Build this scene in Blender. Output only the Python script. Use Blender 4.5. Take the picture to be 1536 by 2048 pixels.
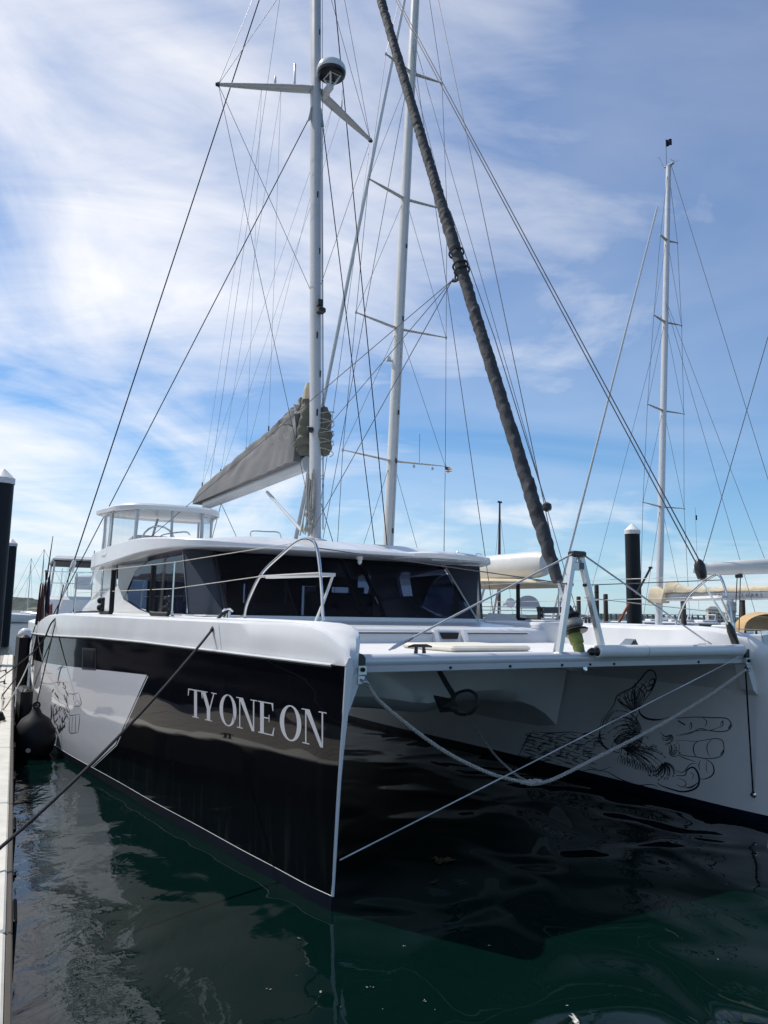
import bpy, bmesh, math, random
from mathutils import Vector, Matrix, noise
from mathutils.bvhtree import BVHTree
R = math.radians
random.seed(7)
SC = bpy.context.scene
COL = SC.collection
for o in list(bpy.data.objects): bpy.data.objects.remove(o)

# ------------------------------------------------------------------ camera
F, PITCH, ROLL, CAMH = 1540.0, R(7.6), R(1.0), 2.2
fwd = Vector((0, math.cos(PITCH), math.sin(PITCH)))
up0 = Vector((0, -math.sin(PITCH), math.cos(PITCH)))
rt = Vector((1, 0, 0)) * math.cos(ROLL) + up0 * math.sin(ROLL)
up = Vector((-1, 0, 0)) * math.sin(ROLL) + up0 * math.cos(ROLL)
CAM = Vector((0, 0, CAMH))
cd = bpy.data.cameras.new('camera')
co = bpy.data.objects.new('camera', cd); COL.objects.link(co)
co.matrix_world = Matrix((rt, up, -fwd)).transposed().to_4x4()
co.location = CAM
cd.sensor_fit = 'VERTICAL'; cd.sensor_height = 24.0; cd.lens = 24.0 * F / 2048.0
cd.clip_start = 0.05; cd.clip_end = 20000
SC.camera = co

# ------------------------------------------------------------------ sky, sun, exposure
SUN_AZ, SUN_EL = R(-62), R(53)          # azimuth from +Y towards +X
W = bpy.data.worlds.new('World'); SC.world = W; W.use_nodes = True
nt = W.node_tree; N = nt.nodes; L = nt.links
for n in list(N): N.remove(n)
def wn(t, **k):
    n = N.new(t)
    for a, b in k.items(): setattr(n, a, b)
    return n
def wmath(op, a, b=None, c=None, clamp=False):
    n = wn('ShaderNodeMath', operation=op, use_clamp=clamp)
    for i, v in enumerate((a, b, c)):
        if v is None: continue
        if isinstance(v, (int, float)): n.inputs[i].default_value = v
        else: L.new(v, n.inputs[i])
    return n.outputs[0]
out = wn('ShaderNodeOutputWorld'); bg = wn('ShaderNodeBackground')
sky = wn('ShaderNodeTexSky', sky_type='NISHITA', sun_disc=False)
sky.sun_elevation = SUN_EL; sky.sun_rotation = SUN_AZ % (2 * math.pi)
sky.air_density = 1.0; sky.dust_density = 0.1; sky.ozone_density = 3.0; sky.altitude = 0
tc = wn('ShaderNodeTexCoord'); sep = wn('ShaderNodeSeparateXYZ'); L.new(tc.outputs['Generated'], sep.inputs[0])
zz = wmath('MAXIMUM', wmath('ADD', sep.outputs[2], 0.14), 0.06)
comb = wn('ShaderNodeCombineXYZ')
L.new(wmath('DIVIDE', sep.outputs[0], zz), comb.inputs[0]); L.new(wmath('DIVIDE', sep.outputs[1], zz), comb.inputs[1])
def wnoise(scale, detail, rough, loc, rot, scl, dist=0.0):
    mp = wn('ShaderNodeMapping'); mp.inputs['Location'].default_value = loc; mp.inputs['Rotation'].default_value = (0, 0, rot); mp.inputs['Scale'].default_value = scl
    L.new(comb.outputs[0], mp.inputs[0])
    n = wn('ShaderNodeTexNoise'); n.inputs['Scale'].default_value = scale; n.inputs['Detail'].default_value = detail; n.inputs['Roughness'].default_value = rough; n.inputs['Distortion'].default_value = dist
    L.new(mp.outputs[0], n.inputs['Vector']); return n.outputs['Fac']
big = wnoise(0.42, 3, 0.5, (2.3, 0.9, 0), R(15), (1, 1, 1), 0.3)
mid = wnoise(0.8, 8, 0.52, (3.1, 1.7, 0), R(-40), (1.35, 0.9, 1), 1.1)
fine = wnoise(1.9, 10, 0.62, (0.4, 5.2, 0), R(48), (0.8, 1.9, 1), 1.3)
veil = wnoise(0.6, 6, 0.55, (7.4, 2.2, 0), R(60), (0.8, 1.5, 1), 0.9)
lean = wmath('ADD', wmath('MULTIPLY', wmath('SUBTRACT', -0.02, sep.outputs[0]), 0.30), wmath('MULTIPLY', wmath('SUBTRACT', sep.outputs[1], 0.85), 0.08))        # the cloud sheet comes in from -X +Y and thins out away from there
dens = wmath('ADD', wmath('MULTIPLY', big, 0.9), wmath('ADD', wmath('MULTIPLY', mid, 1.15), wmath('MULTIPLY', fine, 0.28)))
dens = wmath('ADD', dens, lean)
cov = wmath('MULTIPLY', wmath('SUBTRACT', dens, 1.06), 2.4, clamp=True)
cov = wmath('ADD', wmath('MULTIPLY', cov, 0.9), wmath('MULTIPLY', wmath('SUBTRACT', veil, 0.36, clamp=True), 0.6))
cov = wmath('MULTIPLY', wmath('SMOOTH_MIN', cov, 0.93, 0.2), 0.98)
mix = wn('ShaderNodeMix', data_type='RGBA'); L.new(cov, mix.inputs['Factor'])
tint = wn('ShaderNodeMix', data_type='RGBA', blend_type='MULTIPLY'); tint.inputs['Factor'].default_value = 1.0
L.new(sky.outputs[0], tint.inputs['A']); tint.inputs['B'].default_value = (0.56, 0.87, 1.10, 1)
L.new(tint.outputs['Result'], mix.inputs['A']); mix.inputs['B'].default_value = (9.6, 9.4, 9.3, 1)
hz = wmath('MULTIPLY', wmath('POWER', 2.718, wmath('MULTIPLY', wmath('ABSOLUTE', sep.outputs[2]), -9.0)), 0.72)   # pale haze low over the water
mix2 = wn('ShaderNodeMix', data_type='RGBA'); L.new(hz, mix2.inputs['Factor']); L.new(mix.outputs['Result'], mix2.inputs['A']); mix2.inputs['B'].default_value = (4.3, 5.6, 6.6, 1)
L.new(mix2.outputs['Result'], bg.inputs['Color']); bg.inputs['Strength'].default_value = 0.12
L.new(bg.outputs[0], out.inputs[0])
sd = bpy.data.lights.new('sun', 'SUN'); sd.energy = 4.2; sd.angle = R(0.5); sd.color = (1.0, 0.95, 0.88)
so = bpy.data.objects.new('sun', sd); COL.objects.link(so)
SUNV = Vector((math.sin(SUN_AZ) * math.cos(SUN_EL), math.cos(SUN_AZ) * math.cos(SUN_EL), math.sin(SUN_EL)))
so.rotation_euler = SUNV.to_track_quat('Z', 'Y').to_euler(); so.location = (0, 0, 60)
SC.view_settings.view_transform = 'Standard'; SC.view_settings.look = 'None'
SC.view_settings.exposure = 0.0; SC.view_settings.gamma = 1.0
SC.cycles.max_bounces = 10; SC.cycles.transparent_max_bounces = 16
SC.cycles.use_denoising = True

# ------------------------------------------------------------------ pixel -> place helpers
def ray(x, y):
    return rt * ((x - 768) / F) + up * (-(y - 1024) / F) + fwd
def at(x, y, depth): return CAM + ray(x, y) * depth          # depth along the optical axis
def onz(x, y, z):
    d = ray(x, y); return CAM + d * ((z - CAMH) / d.z)
YAW = R(30); BO = Vector((-0.34, 6.11, 0))                    # catamaran: stem of the starboard hull at the water
ex = Vector((math.cos(YAW), math.sin(YAW), 0)); ey = Vector((-math.sin(YAW), math.cos(YAW), 0))
def tob(p): q = p - BO; return Vector((q.dot(ex), q.dot(ey), q.z))
def frb(b): return BO + ex * b[0] + ey * b[1] + Vector((0, 0, b[2]))
def BX(x, y, v): d = ray(x, y); return tob(CAM + d * ((v - (CAM - BO).dot(ex)) / d.dot(ex)))
def BY(x, y, v): d = ray(x, y); return tob(CAM + d * ((v - (CAM - BO).dot(ey)) / d.dot(ey)))
def BZ(x, y, z): return tob(onz(x, y, z))
def project(b):
    d = frb(b) - CAM; z = d.dot(fwd); return 768 + F*d.dot(rt)/z, 1024 - F*d.dot(up)/z
def lerp(a, b, t): return a + (b - a) * t
def interp(tab, x):
    if x <= tab[0][0]: return tab[0][1]
    for (x0, y0), (x1, y1) in zip(tab, tab[1:]):
        if x <= x1:
            t = (x - x0) / (x1 - x0); return y0 + (y1 - y0) * t
    return tab[-1][1]
def smooth_interp(tab, x):
    if x <= tab[0][0]: return tab[0][1]
    n = len(tab)
    for i in range(n - 1):
        if x <= tab[i + 1][0]:
            x0, y0 = tab[i]; x1, y1 = tab[i + 1]
            m0 = (y1 - tab[i - 1][1]) / (x1 - tab[i - 1][0]) if i > 0 else (y1 - y0) / (x1 - x0)
            m1 = (tab[i + 2][1] - y0) / (tab[i + 2][0] - x0) if i + 2 < n else (y1 - y0) / (x1 - x0)
            h = x1 - x0; t = (x - x0) / h
            return (2*t**3-3*t**2+1)*y0 + (t**3-2*t**2+t)*h*m0 + (-2*t**3+3*t**2)*y1 + (t**3-t**2)*h*m1
    return tab[-1][1]

# ------------------------------------------------------------------ materials
def mat(name, col, rough=0.5, metal=0.0, noise_amt=0.0, nscale=6.0, bump=0.0, bscale=30.0, spec=0.5, coat=0.0, stretch=None):
    m = bpy.data.materials.new(name); m.use_nodes = True
    t = m.node_tree; b = t.nodes['Principled BSDF']
    b.inputs['Roughness'].default_value = rough; b.inputs['Metallic'].default_value = metal
    b.inputs['Specular IOR Level'].default_value = spec; b.inputs['Coat Weight'].default_value = coat
    b.inputs['Coat Roughness'].default_value = 0.03
    b.inputs['Base Color'].default_value = (*col, 1)
    tcn = t.nodes.new('ShaderNodeTexCoord'); mp = t.nodes.new('ShaderNodeMapping'); t.links.new(tcn.outputs['Object'], mp.inputs[0])
    if stretch: mp.inputs['Scale'].default_value = stretch
    if noise_amt:
        nz = t.nodes.new('ShaderNodeTexNoise'); nz.inputs['Scale'].default_value = nscale; nz.inputs['Detail'].default_value = 6
        t.links.new(mp.outputs[0], nz.inputs['Vector'])
        rp = t.nodes.new('ShaderNodeMapRange'); rp.inputs[1].default_value = 0.3; rp.inputs[2].default_value = 0.7
        rp.inputs[3].default_value = 1 - noise_amt; rp.inputs[4].default_value = 1 + noise_amt * 0.6
        t.links.new(nz.outputs['Fac'], rp.inputs[0])
        mx = t.nodes.new('ShaderNodeVectorMath'); mx.operation = 'SCALE'; mx.inputs[0].default_value = col
        t.links.new(rp.outputs[0], mx.inputs['Scale']); t.links.new(mx.outputs[0], b.inputs['Base Color'])
        rr = t.nodes.new('ShaderNodeMapRange'); rr.inputs[3].default_value = max(0.0, rough * 0.8); rr.inputs[4].default_value = min(1, rough * 1.25)
        t.links.new(nz.outputs['Fac'], rr.inputs[0]); t.links.new(rr.outputs[0], b.inputs['Roughness'])
    if bump:
        n2 = t.nodes.new('ShaderNodeTexNoise'); n2.inputs['Scale'].default_value = bscale; n2.inputs['Detail'].default_value = 4
        t.links.new(mp.outputs[0], n2.inputs['Vector'])
        bp = t.nodes.new('ShaderNodeBump'); bp.inputs['Strength'].default_value = 1.0; bp.inputs['Distance'].default_value = bump
        t.links.new(n2.outputs['Fac'], bp.inputs['Height']); t.links.new(bp.outputs[0], b.inputs['Normal'])
    return m
M = {}
M['gel'] = mat('white_gelcoat', (0.72, 0.73, 0.74), 0.22, noise_amt=0.05, nscale=2.5, bump=0.0006, bscale=5)
M['gel_matt'] = mat('white_nonskid', (0.70, 0.70, 0.69), 0.6, noise_amt=0.06, nscale=5, bump=0.001, bscale=160)
M['antifoul'] = mat('navy_antifoul', (0.004, 0.008, 0.02), 0.5, spec=0.2, noise_amt=0.3, nscale=4)
M['rubber'] = mat('black_rubber', (0.008, 0.008, 0.010), 0.55, spec=0.3, noise_amt=0.2, nscale=8)
M['black_plastic'] = mat('black_plastic', (0.015, 0.015, 0.017), 0.35, noise_amt=0.2)
M['canvas'] = mat('grey_canvas', (0.165, 0.168, 0.172), 0.9, noise_amt=0.1, nscale=3, bump=0.004, bscale=7, stretch=(1, 0.6, 1.4))
M['jibcover'] = mat('charcoal_sail_cover', (0.052, 0.055, 0.062), 0.8, noise_amt=0.5, nscale=9, bump=0.006, bscale=14)
M['sailcloth'] = mat('olive_sailcloth', (0.15, 0.145, 0.11), 0.8, noise_amt=0.25, nscale=7, bump=0.01, bscale=16)
M['steel'] = mat('stainless_steel', (0.62, 0.62, 0.63), 0.14, 1.0, noise_amt=0.08, nscale=12)
M['wire'] = mat('rigging_wire', (0.10, 0.10, 0.11), 0.4, 0.6)
M['blackline'] = mat('dark_rope', (0.008, 0.009, 0.016), 0.8, spec=0.2)
M['alu'] = mat('grey_painted_aluminium', (0.50, 0.52, 0.54), 0.32, 0.0, noise_amt=0.06, nscale=3)
M['alu_raw'] = mat('anodised_aluminium', (0.58, 0.6, 0.62), 0.33, 0.75, noise_amt=0.06, nscale=5)
M['beam'] = mat('beam_aluminium', (0.62, 0.64, 0.66), 0.3, 0.15, noise_amt=0.05, nscale=3)
M['rope_grey'] = mat('weathered_grey_rope', (0.42, 0.40, 0.36), 0.95, noise_amt=0.35, nscale=60, bump=0.004, bscale=110)
M['rope_black'] = mat('black_dock_rope', (0.016, 0.017, 0.021), 0.85, noise_amt=0.35, nscale=60, bump=0.004, bscale=110)
M['rope_white'] = mat('white_rope', (0.62, 0.60, 0.55), 0.9, noise_amt=0.3, nscale=60, bump=0.003, bscale=110)
M['letter'] = mat('silver_vinyl', (0.50, 0.52, 0.56), 0.3, 0.0)
M['ink'] = mat('navy_vinyl', (0.012, 0.016, 0.03), 0.35)
M['pile'] = mat('black_pile_sleeve', (0.008, 0.012, 0.018), 0.5, spec=0.25, noise_amt=0.35, nscale=2.5, stretch=(1, 1, .25))
M['cap'] = mat('white_pile_cap', (0.72, 0.72, 0.72), 0.5, noise_amt=0.1, nscale=4)
M['wood'] = mat('weathered_plank', (0.34, 0.31, 0.27), 0.85, noise_amt=0.3, nscale=9, bump=0.003, bscale=30, stretch=(1, 8, 1))
M['wood_edge'] = mat('pale_dock_edge', (0.62, 0.60, 0.53), 0.7, noise_amt=0.15, nscale=4, bump=0.002, bscale=20)
M['wood_dark'] = mat('dark_timber', (0.06, 0.05, 0.04), 0.85, noise_amt=0.3, nscale=5)
M['mastwhite'] = mat('white_mast_paint', (0.64, 0.645, 0.63), 0.3, noise_amt=0.05, nscale=3)
M['mastgrey'] = mat('silver_mast', (0.58, 0.60, 0.63), 0.3, 0.3, noise_amt=0.05, nscale=3)
M['cream'] = mat('cream_canvas', (0.60, 0.52, 0.38), 0.9, noise_amt=0.15, nscale=5, bump=0.015, bscale=8)
M['tan'] = mat('tan_canvas', (0.50, 0.33, 0.16), 0.9, noise_amt=0.15, nscale=5)
M['tan_light'] = mat('pale_tan_canvas', (0.62, 0.52, 0.36), 0.9, noise_amt=0.1, nscale=5)
M['green'] = mat('lime_green_cover', (0.24, 0.27, 0.07), 0.7, noise_amt=0.2, nscale=20)
M['cushion'] = mat('ivory_cushion', (0.66, 0.63, 0.55), 0.8, noise_amt=0.06, nscale=6)
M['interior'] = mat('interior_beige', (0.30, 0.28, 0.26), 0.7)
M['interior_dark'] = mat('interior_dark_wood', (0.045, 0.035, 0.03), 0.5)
M['curtain'] = mat('mauve_curtain', (0.60, 0.50, 0.60), 0.9, noise_amt=0.2, nscale=14)
M['greypanel'] = mat('grey_cabin_panel', (0.05, 0.058, 0.078), 0.15, noise_amt=0.06, nscale=3)
M['hullwhite'] = mat('white_yacht_hull', (0.72, 0.73, 0.74), 0.25, noise_amt=0.05)
M['navyhull'] = mat('navy_yacht_hull', (0.015, 0.022, 0.06), 0.15)
M['darkglass'] = mat('smoked_window', (0.012, 0.015, 0.02), 0.06)
M['flag_navy'] = mat('navy_flag', (0.012, 0.012, 0.04), 0.9)
M['concrete'] = mat('pale_facade', (0.50, 0.47, 0.40), 0.8, noise_amt=0.08)
M['roofgrey'] = mat('grey_shingle_roof', (0.16, 0.17, 0.18), 0.8)
M['foliage'] = mat('dark_green_foliage', (0.028, 0.048, 0.04), 0.9, noise_amt=0.4, nscale=0.05)
M['bridge'] = mat('grey_steel_bridge', (0.22, 0.25, 0.28), 0.7)
M['brown'] = mat('varnished_spar', (0.11, 0.05, 0.03), 0.4, noise_amt=0.2)
M['weed'] = mat('brown_seaweed', (0.10, 0.075, 0.02), 0.7, noise_amt=0.4, nscale=30)
M['leafdebris'] = mat('pale_leaf_debris', (0.45, 0.42, 0.30), 0.7)
M['tube_white'] = mat('white_roller_tube', (0.76, 0.76, 0.74), 0.35, noise_amt=0.04)
M['orange'] = mat('rusty_orange', (0.30, 0.07, 0.02), 0.7)

def glass(name, tintc, ior=1.5):
    m = bpy.data.materials.new(name); m.use_nodes = True; t = m.node_tree
    for n in list(t.nodes): t.nodes.remove(n)
    o = t.nodes.new('ShaderNodeOutputMaterial'); mx = t.nodes.new('ShaderNodeMixShader')
    tr = t.nodes.new('ShaderNodeBsdfTransparent'); tr.inputs[0].default_value = (*tintc, 1)
    gl = t.nodes.new('ShaderNodeBsdfGlossy'); gl.inputs['Roughness'].default_value = 0.015; gl.inputs[0].default_value = (0.9, 0.93, 1, 1)
    lw = t.nodes.new('ShaderNodeLayerWeight'); lw.inputs[0].default_value = 0.5
    pw = t.nodes.new('ShaderNodeMath'); pw.operation = 'POWER'; t.links.new(lw.outputs['Facing'], pw.inputs[0]); pw.inputs[1].default_value = 5.0
    f0 = ((ior-1)/(ior+1))**2
    fr = t.nodes.new('ShaderNodeMath'); fr.operation = 'MULTIPLY_ADD'; t.links.new(pw.outputs[0], fr.inputs[0]); fr.inputs[1].default_value = 1-f0; fr.inputs[2].default_value = f0
    nz = t.nodes.new('ShaderNodeTexNoise'); nz.inputs['Scale'].default_value = 1.3
    bp = t.nodes.new('ShaderNodeBump'); bp.inputs['Distance'].default_value = 0.004
    tcn = t.nodes.new('ShaderNodeTexCoord'); t.links.new(tcn.outputs['Object'], nz.inputs['Vector'])
    t.links.new(nz.outputs['Fac'], bp.inputs['Height']); t.links.new(bp.outputs[0], gl.inputs['Normal'])
    t.links.new(fr.outputs[0], mx.inputs[0]); t.links.new(tr.outputs[0], mx.inputs[1]); t.links.new(gl.outputs[0], mx.inputs[2])
    t.links.new(mx.outputs[0], o.inputs[0]); return m
M['glass'] = glass('smoked_glass', (0.26, 0.30, 0.40))
M['vinyl'] = glass('clear_vinyl', (0.80, 0.82, 0.83), 1.2)

def hull_paint():
    """glossy black topside with a white painted panel aft, edged by a pin stripe"""
    m = bpy.data.materials.new('black_topside_paint'); m.use_nodes = True; t = m.node_tree
    b = t.nodes['Principled BSDF']
    tcn = t.nodes.new('ShaderNodeTexCoord'); s = t.nodes.new('ShaderNodeSeparateXYZ'); t.links.new(tcn.outputs['Object'], s.inputs[0])
    def mt(op, a, bb=None, c=None):
        n = t.nodes.new('ShaderNodeMath'); n.operation = op
        for i, v in enumerate((a, bb, c)):
            if v is None: continue
            if isinstance(v, (int, float)): n.inputs[i].default_value = v
            else: t.links.new(v, n.inputs[i])
        return n.outputs[0]
    y, z = s.outputs[1], s.outputs[2]
    e1 = mt('ADD', mt('MULTIPLY', mt('SUBTRACT', 1.44, z), 1.033), 3.9)
    e2 = mt('ADD', mt('MULTIPLY', mt('SUBTRACT', 0.52, z), 2.16), 4.85)
    ye = mt('MAXIMUM', e1, e2)
    top = mt('SUBTRACT', 1.44, mt('MULTIPLY', mt('SUBTRACT', y, 3.9), 0.033))
    inside = mt('MULTIPLY', mt('GREATER_THAN', y, ye), mt('LESS_THAN', z, top))
    dd = mt('SUBTRACT', ye, y)
    pin = mt('MULTIPLY', mt('MULTIPLY', mt('GREATER_THAN', dd, 0.035), mt('LESS_THAN', dd, 0.06)), mt('LESS_THAN', z, mt('ADD', top, 0.0)))
    pin2 = mt('MULTIPLY', mt('GREATER_THAN', y, ye), mt('LESS_THAN', mt('ABSOLUTE', mt('SUBTRACT', z, top)), 0.012))
    w = mt('MAXIMUM', inside, mt('MAXIMUM', pin, pin2))
    mx = t.nodes.new('ShaderNodeMix'); mx.data_type = 'RGBA'
    mx.inputs['A'].default_value = (0.0045, 0.005, 0.0065, 1); mx.inputs['B'].default_value = (0.62, 0.64, 0.68, 1)
    t.links.new(w, mx.inputs['Factor'])
    st = t.nodes.new('ShaderNodeTexNoise'); st.inputs['Scale'].default_value = 5; st.inputs['Detail'].default_value = 7
    ms = t.nodes.new('ShaderNodeMapping'); ms.inputs['Scale'].default_value = (1, 2.2, 0.22); t.links.new(tcn.outputs['Object'], ms.inputs[0]); t.links.new(ms.outputs[0], st.inputs['Vector'])
    low = mt('SUBTRACT', 1.0, mt('MULTIPLY', mt('SUBTRACT', z, 0.1), 2.2)); lowc = t.nodes.new('ShaderNodeClamp'); t.links.new(low, lowc.inputs[0])
    sk = mt('MULTIPLY', mt('MAXIMUM', mt('SUBTRACT', st.outputs['Fac'], 0.52), 0.0), mt('ADD', mt('MULTIPLY', lowc.outputs[0], 0.35), 0.05))
    m3 = t.nodes.new('ShaderNodeMix'); m3.data_type = 'RGBA'; t.links.new(sk, m3.inputs['Factor']); t.links.new(mx.outputs['Result'], m3.inputs['A']); m3.inputs['B'].default_value = (0.22, 0.22, 0.20, 1)
    t.links.new(m3.outputs['Result'], b.inputs['Base Color'])
    t.links.new(mt('ADD', 0.03, mt('MULTIPLY', sk, 1.2)), b.inputs['Roughness']); b.inputs['IOR'].default_value = 1.5
    nz = t.nodes.new('ShaderNodeTexNoise'); nz.inputs['Scale'].default_value = 0.9; nz.inputs['Detail'].default_value = 2
    mp = t.nodes.new('ShaderNodeMapping'); mp.inputs['Scale'].default_value = (1, 0.5, 2.2); t.links.new(tcn.outputs['Object'], mp.inputs[0]); t.links.new(mp.outputs[0], nz.inputs['Vector'])
    bp = t.nodes.new('ShaderNodeBump'); bp.inputs['Distance'].default_value = 0.012
    t.links.new(nz.outputs['Fac'], bp.inputs['Height']); t.links.new(bp.outputs[0], b.inputs['Normal'])
    return m
M['topside'] = hull_paint()

def water_mat():
    m = bpy.data.materials.new('harbour_water'); m.use_nodes = True; t = m.node_tree
    b = t.nodes['Principled BSDF']
    b.inputs['Base Color'].default_value = (0.0010, 0.0088, 0.0074, 1); b.inputs['Roughness'].default_value = 0.02; b.inputs['IOR'].default_value = 1.333
    geo = t.nodes.new('ShaderNodeNewGeometry')
    def nz(scale, detail, rough, stretch, rot=0, dist=0.0):
        mp = t.nodes.new('ShaderNodeMapping'); mp.inputs['Scale'].default_value = stretch; mp.inputs['Rotation'].default_value = (0, 0, rot)
        t.links.new(geo.outputs['Position'], mp.inputs[0])
        n = t.nodes.new('ShaderNodeTexNoise'); n.inputs['Scale'].default_value = scale; n.inputs['Detail'].default_value = detail; n.inputs['Roughness'].default_value = rough; n.inputs['Distortion'].default_value = dist
        t.links.new(mp.outputs[0], n.inputs['Vector']); return n.outputs['Fac']
    def mt(op, a, bb):
        n = t.nodes.new('ShaderNodeMath'); n.operation = op
        for i, v in enumerate((a, bb)):
            if isinstance(v, (int, float)): n.inputs[i].default_value = v
            else: t.links.new(v, n.inputs[i])
        return n.outputs[0]
    # calm inside the berth, rougher in the open harbour and along the dock edge
    s = t.nodes.new('ShaderNodeSeparateXYZ'); t.links.new(geo.outputs['Position'], s.inputs[0])
    far = t.nodes.new('ShaderNodeMapRange'); far.inputs[1].default_value = 14; far.inputs[2].default_value = 45; t.links.new(s.outputs[1], far.inputs[0])
    swell = nz(1.0, 1, 0.4, (1, 0.8, 1), 0.5, 0.7)
    rip = nz(3.2, 3, 0.55, (1, 0.55, 1), 0.3, 0.6)
    cap = nz(14, 3, 0.6, (1, 0.7, 1), 0.9, 0.3)
    chop = nz(2.4, 6, 0.65, (1, 1, 1))
    # broad patches where breeze ripples the surface
    patch = t.nodes.new('ShaderNodeMapRange'); patch.inputs[1].default_value = 0.48; patch.inputs[2].default_value = 0.66
    t.links.new(nz(0.33, 2, 0.5, (1, 1, 1), 0.2), patch.inputs[0])
    dockd = mt('ADD', s.outputs[0], mt('MULTIPLY', s.outputs[1], 0.472))   # distance-like value from the dock edge
    nearw = t.nodes.new('ShaderNodeMapRange'); nearw.inputs[1].default_value = 1.6; nearw.inputs[2].default_value = 0.3; t.links.new(dockd, nearw.inputs[0])
    ruf = mt('MAXIMUM', mt('MULTIPLY', patch.outputs[0], 0.06), nearw.outputs[0])
    lee = t.nodes.new('ShaderNodeMapRange'); lee.inputs[1].default_value = -0.2; lee.inputs[2].default_value = 1.4; lee.inputs[3].default_value = 0.05; lee.inputs[4].default_value = 0.17
    t.links.new(s.outputs[0], lee.inputs[0])
    h = mt('MULTIPLY', swell, lee.outputs[0])
    h = mt('ADD', h, mt('MULTIPLY', rip, mt('ADD', mt('MULTIPLY', ruf, 0.014), 0.0022)))
    h = mt('ADD', h, mt('MULTIPLY', cap, mt('MULTIPLY', ruf, 0.0022)))
    h = mt('ADD', h, mt('MULTIPLY', chop, mt('MULTIPLY', far.outputs[0], 0.16)))
    bp = t.nodes.new('ShaderNodeBump'); bp.inputs['Distance'].default_value = 1.0; bp.inputs['Strength'].default_value = 1.0
    t.links.new(h, bp.inputs['Height']); t.links.new(bp.outputs[0], b.inputs['Normal'])
    return m
M['water'] = water_mat()

# ------------------------------------------------------------------ mesh helpers
def mesh(name, verts, faces, mats, fm=None, smooth=True, angle=35):
    me = bpy.data.meshes.new(name)
    me.from_pydata([tuple(v) for v in verts], [], [tuple(f) for f in faces])
    if not isinstance(mats, (list, tuple)): mats = [mats]
    for m in mats: me.materials.append(M[m] if isinstance(m, str) else m)
    if fm: me.polygons.foreach_set('material_index', fm)
    bm = bmesh.new(); bm.from_mesh(me); bmesh.ops.recalc_face_normals(bm, faces=bm.faces); bm.to_mesh(me); bm.free()
    if smooth:
        me.polygons.foreach_set('use_smooth', [True] * len(me.polygons)); me.set_sharp_from_angle(angle=R(angle))
    me.update(); return me
def link(name, me, parent=None, loc=None, rot=None, scl=None):
    o = bpy.data.objects.new(name, me); COL.objects.link(o)
    if parent: o.parent = parent
    if loc is not None: o.location = loc
    if rot is not None: o.rotation_euler = rot
    if scl is not None: o.scale = scl
    return o
def obj(name, vf, m, parent=None, smooth=True, angle=35, fm=None, **k):
    return link(name, mesh(name, vf[0], vf[1], m, fm, smooth, angle), parent, **k)
def join(*parts):
    V, Fc = [], []
    for v, f in parts:
        o = len(V); V += list(v); Fc += [tuple(i + o for i in ff) for ff in f]
    return V, Fc
def box(x0, x1, y0, y1, z0, z1):
    v = [Vector(p) for p in ((x0,y0,z0),(x1,y0,z0),(x1,y1,z0),(x0,y1,z0),(x0,y0,z1),(x1,y0,z1),(x1,y1,z1),(x0,y1,z1))]
    return v, [(0,3,2,1),(4,5,6,7),(0,1,5,4),(1,2,6,5),(2,3,7,6),(3,0,4,7)]
def bevbox(x0, x1, y0, y1, z0, z1, b):
    """box with all edges cut by a chamfer b"""
    V, Fc = [], []
    rings = [(z0, b), (z0 + b, 0), (z1 - b, 0), (z1, b)]
    for z, i in rings:
        X0, X1, Y0, Y1 = x0 + i, x1 - i, y0 + i, y1 - i; c = b
        V += [Vector(p) for p in ((X0+c,Y0,z),(X1-c,Y0,z),(X1,Y0+c,z),(X1,Y1-c,z),(X1-c,Y1,z),(X0+c,Y1,z),(X0,Y1-c,z),(X0,Y0+c,z))]
    for r in range(3):
        for k in range(8): Fc.append((r*8+k, r*8+(k+1) % 8, (r+1)*8+(k+1) % 8, (r+1)*8+k))
    Fc.append(tuple(range(7, -1, -1))); Fc.append(tuple(range(24, 32)))
    return V, Fc
def frames(P):
    n = len(P); T = []
    for i in range(n):
        a = P[max(0, i-1)]; b = P[min(n-1, i+1)]; T.append((b - a).normalized())
    u = T[0].orthogonal().normalized()
    if abs(T[0].z) < 0.95: u = (Vector((0,0,1)) - T[0] * T[0].z).normalized()
    out = []
    for i in range(n):
        u = (u - T[i] * u.dot(T[i])).normalized(); out.append((T[i], u, T[i].cross(u)))
    return out
def tube(P, r, s=8, caps=True):
    P = [Vector(p) for p in P]; fr = frames(P); V, Fc = [], []
    for i, p in enumerate(P):
        rr = r[i] if isinstance(r, (list, tuple)) else r
        for k in range(s):
            a = 2*math.pi*k/s; V.append(p + (fr[i][1]*math.cos(a) + fr[i][2]*math.sin(a))*rr)
    for i in range(len(P)-1):
        for k in range(s): Fc.append((i*s+k, i*s+(k+1) % s, (i+1)*s+(k+1) % s, (i+1)*s+k))
    if caps: Fc.append(tuple(range(s-1, -1, -1))); Fc.append(tuple(range((len(P)-1)*s, len(P)*s)))
    return V, Fc
def loft(secs, closed=False, cap0=False, cap1=False):
    V, Fc = [], []; n = len(secs[0])
    for s in secs: V += [Vector(p) for p in s]
    for i in range(len(secs)-1):
        for k in range(n if closed else n-1): Fc.append((i*n+k, i*n+(k+1) % n, (i+1)*n+(k+1) % n, (i+1)*n+k))
    if cap0: Fc.append(tuple(range(n-1, -1, -1)))
    if cap1: Fc.append(tuple(range((len(secs)-1)*n, len(secs)*n)))
    return V, Fc
def prism(poly, h):
    """polygon of points pushed out along vector h"""
    n = len(poly); V = [Vector(p) for p in poly] + [Vector(p) + Vector(h) for p in poly]
    return V, [tuple(range(n-1, -1, -1)), tuple(range(n, 2*n))] + [(k, (k+1) % n, n+(k+1) % n, n+k) for k in range(n)]
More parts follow.
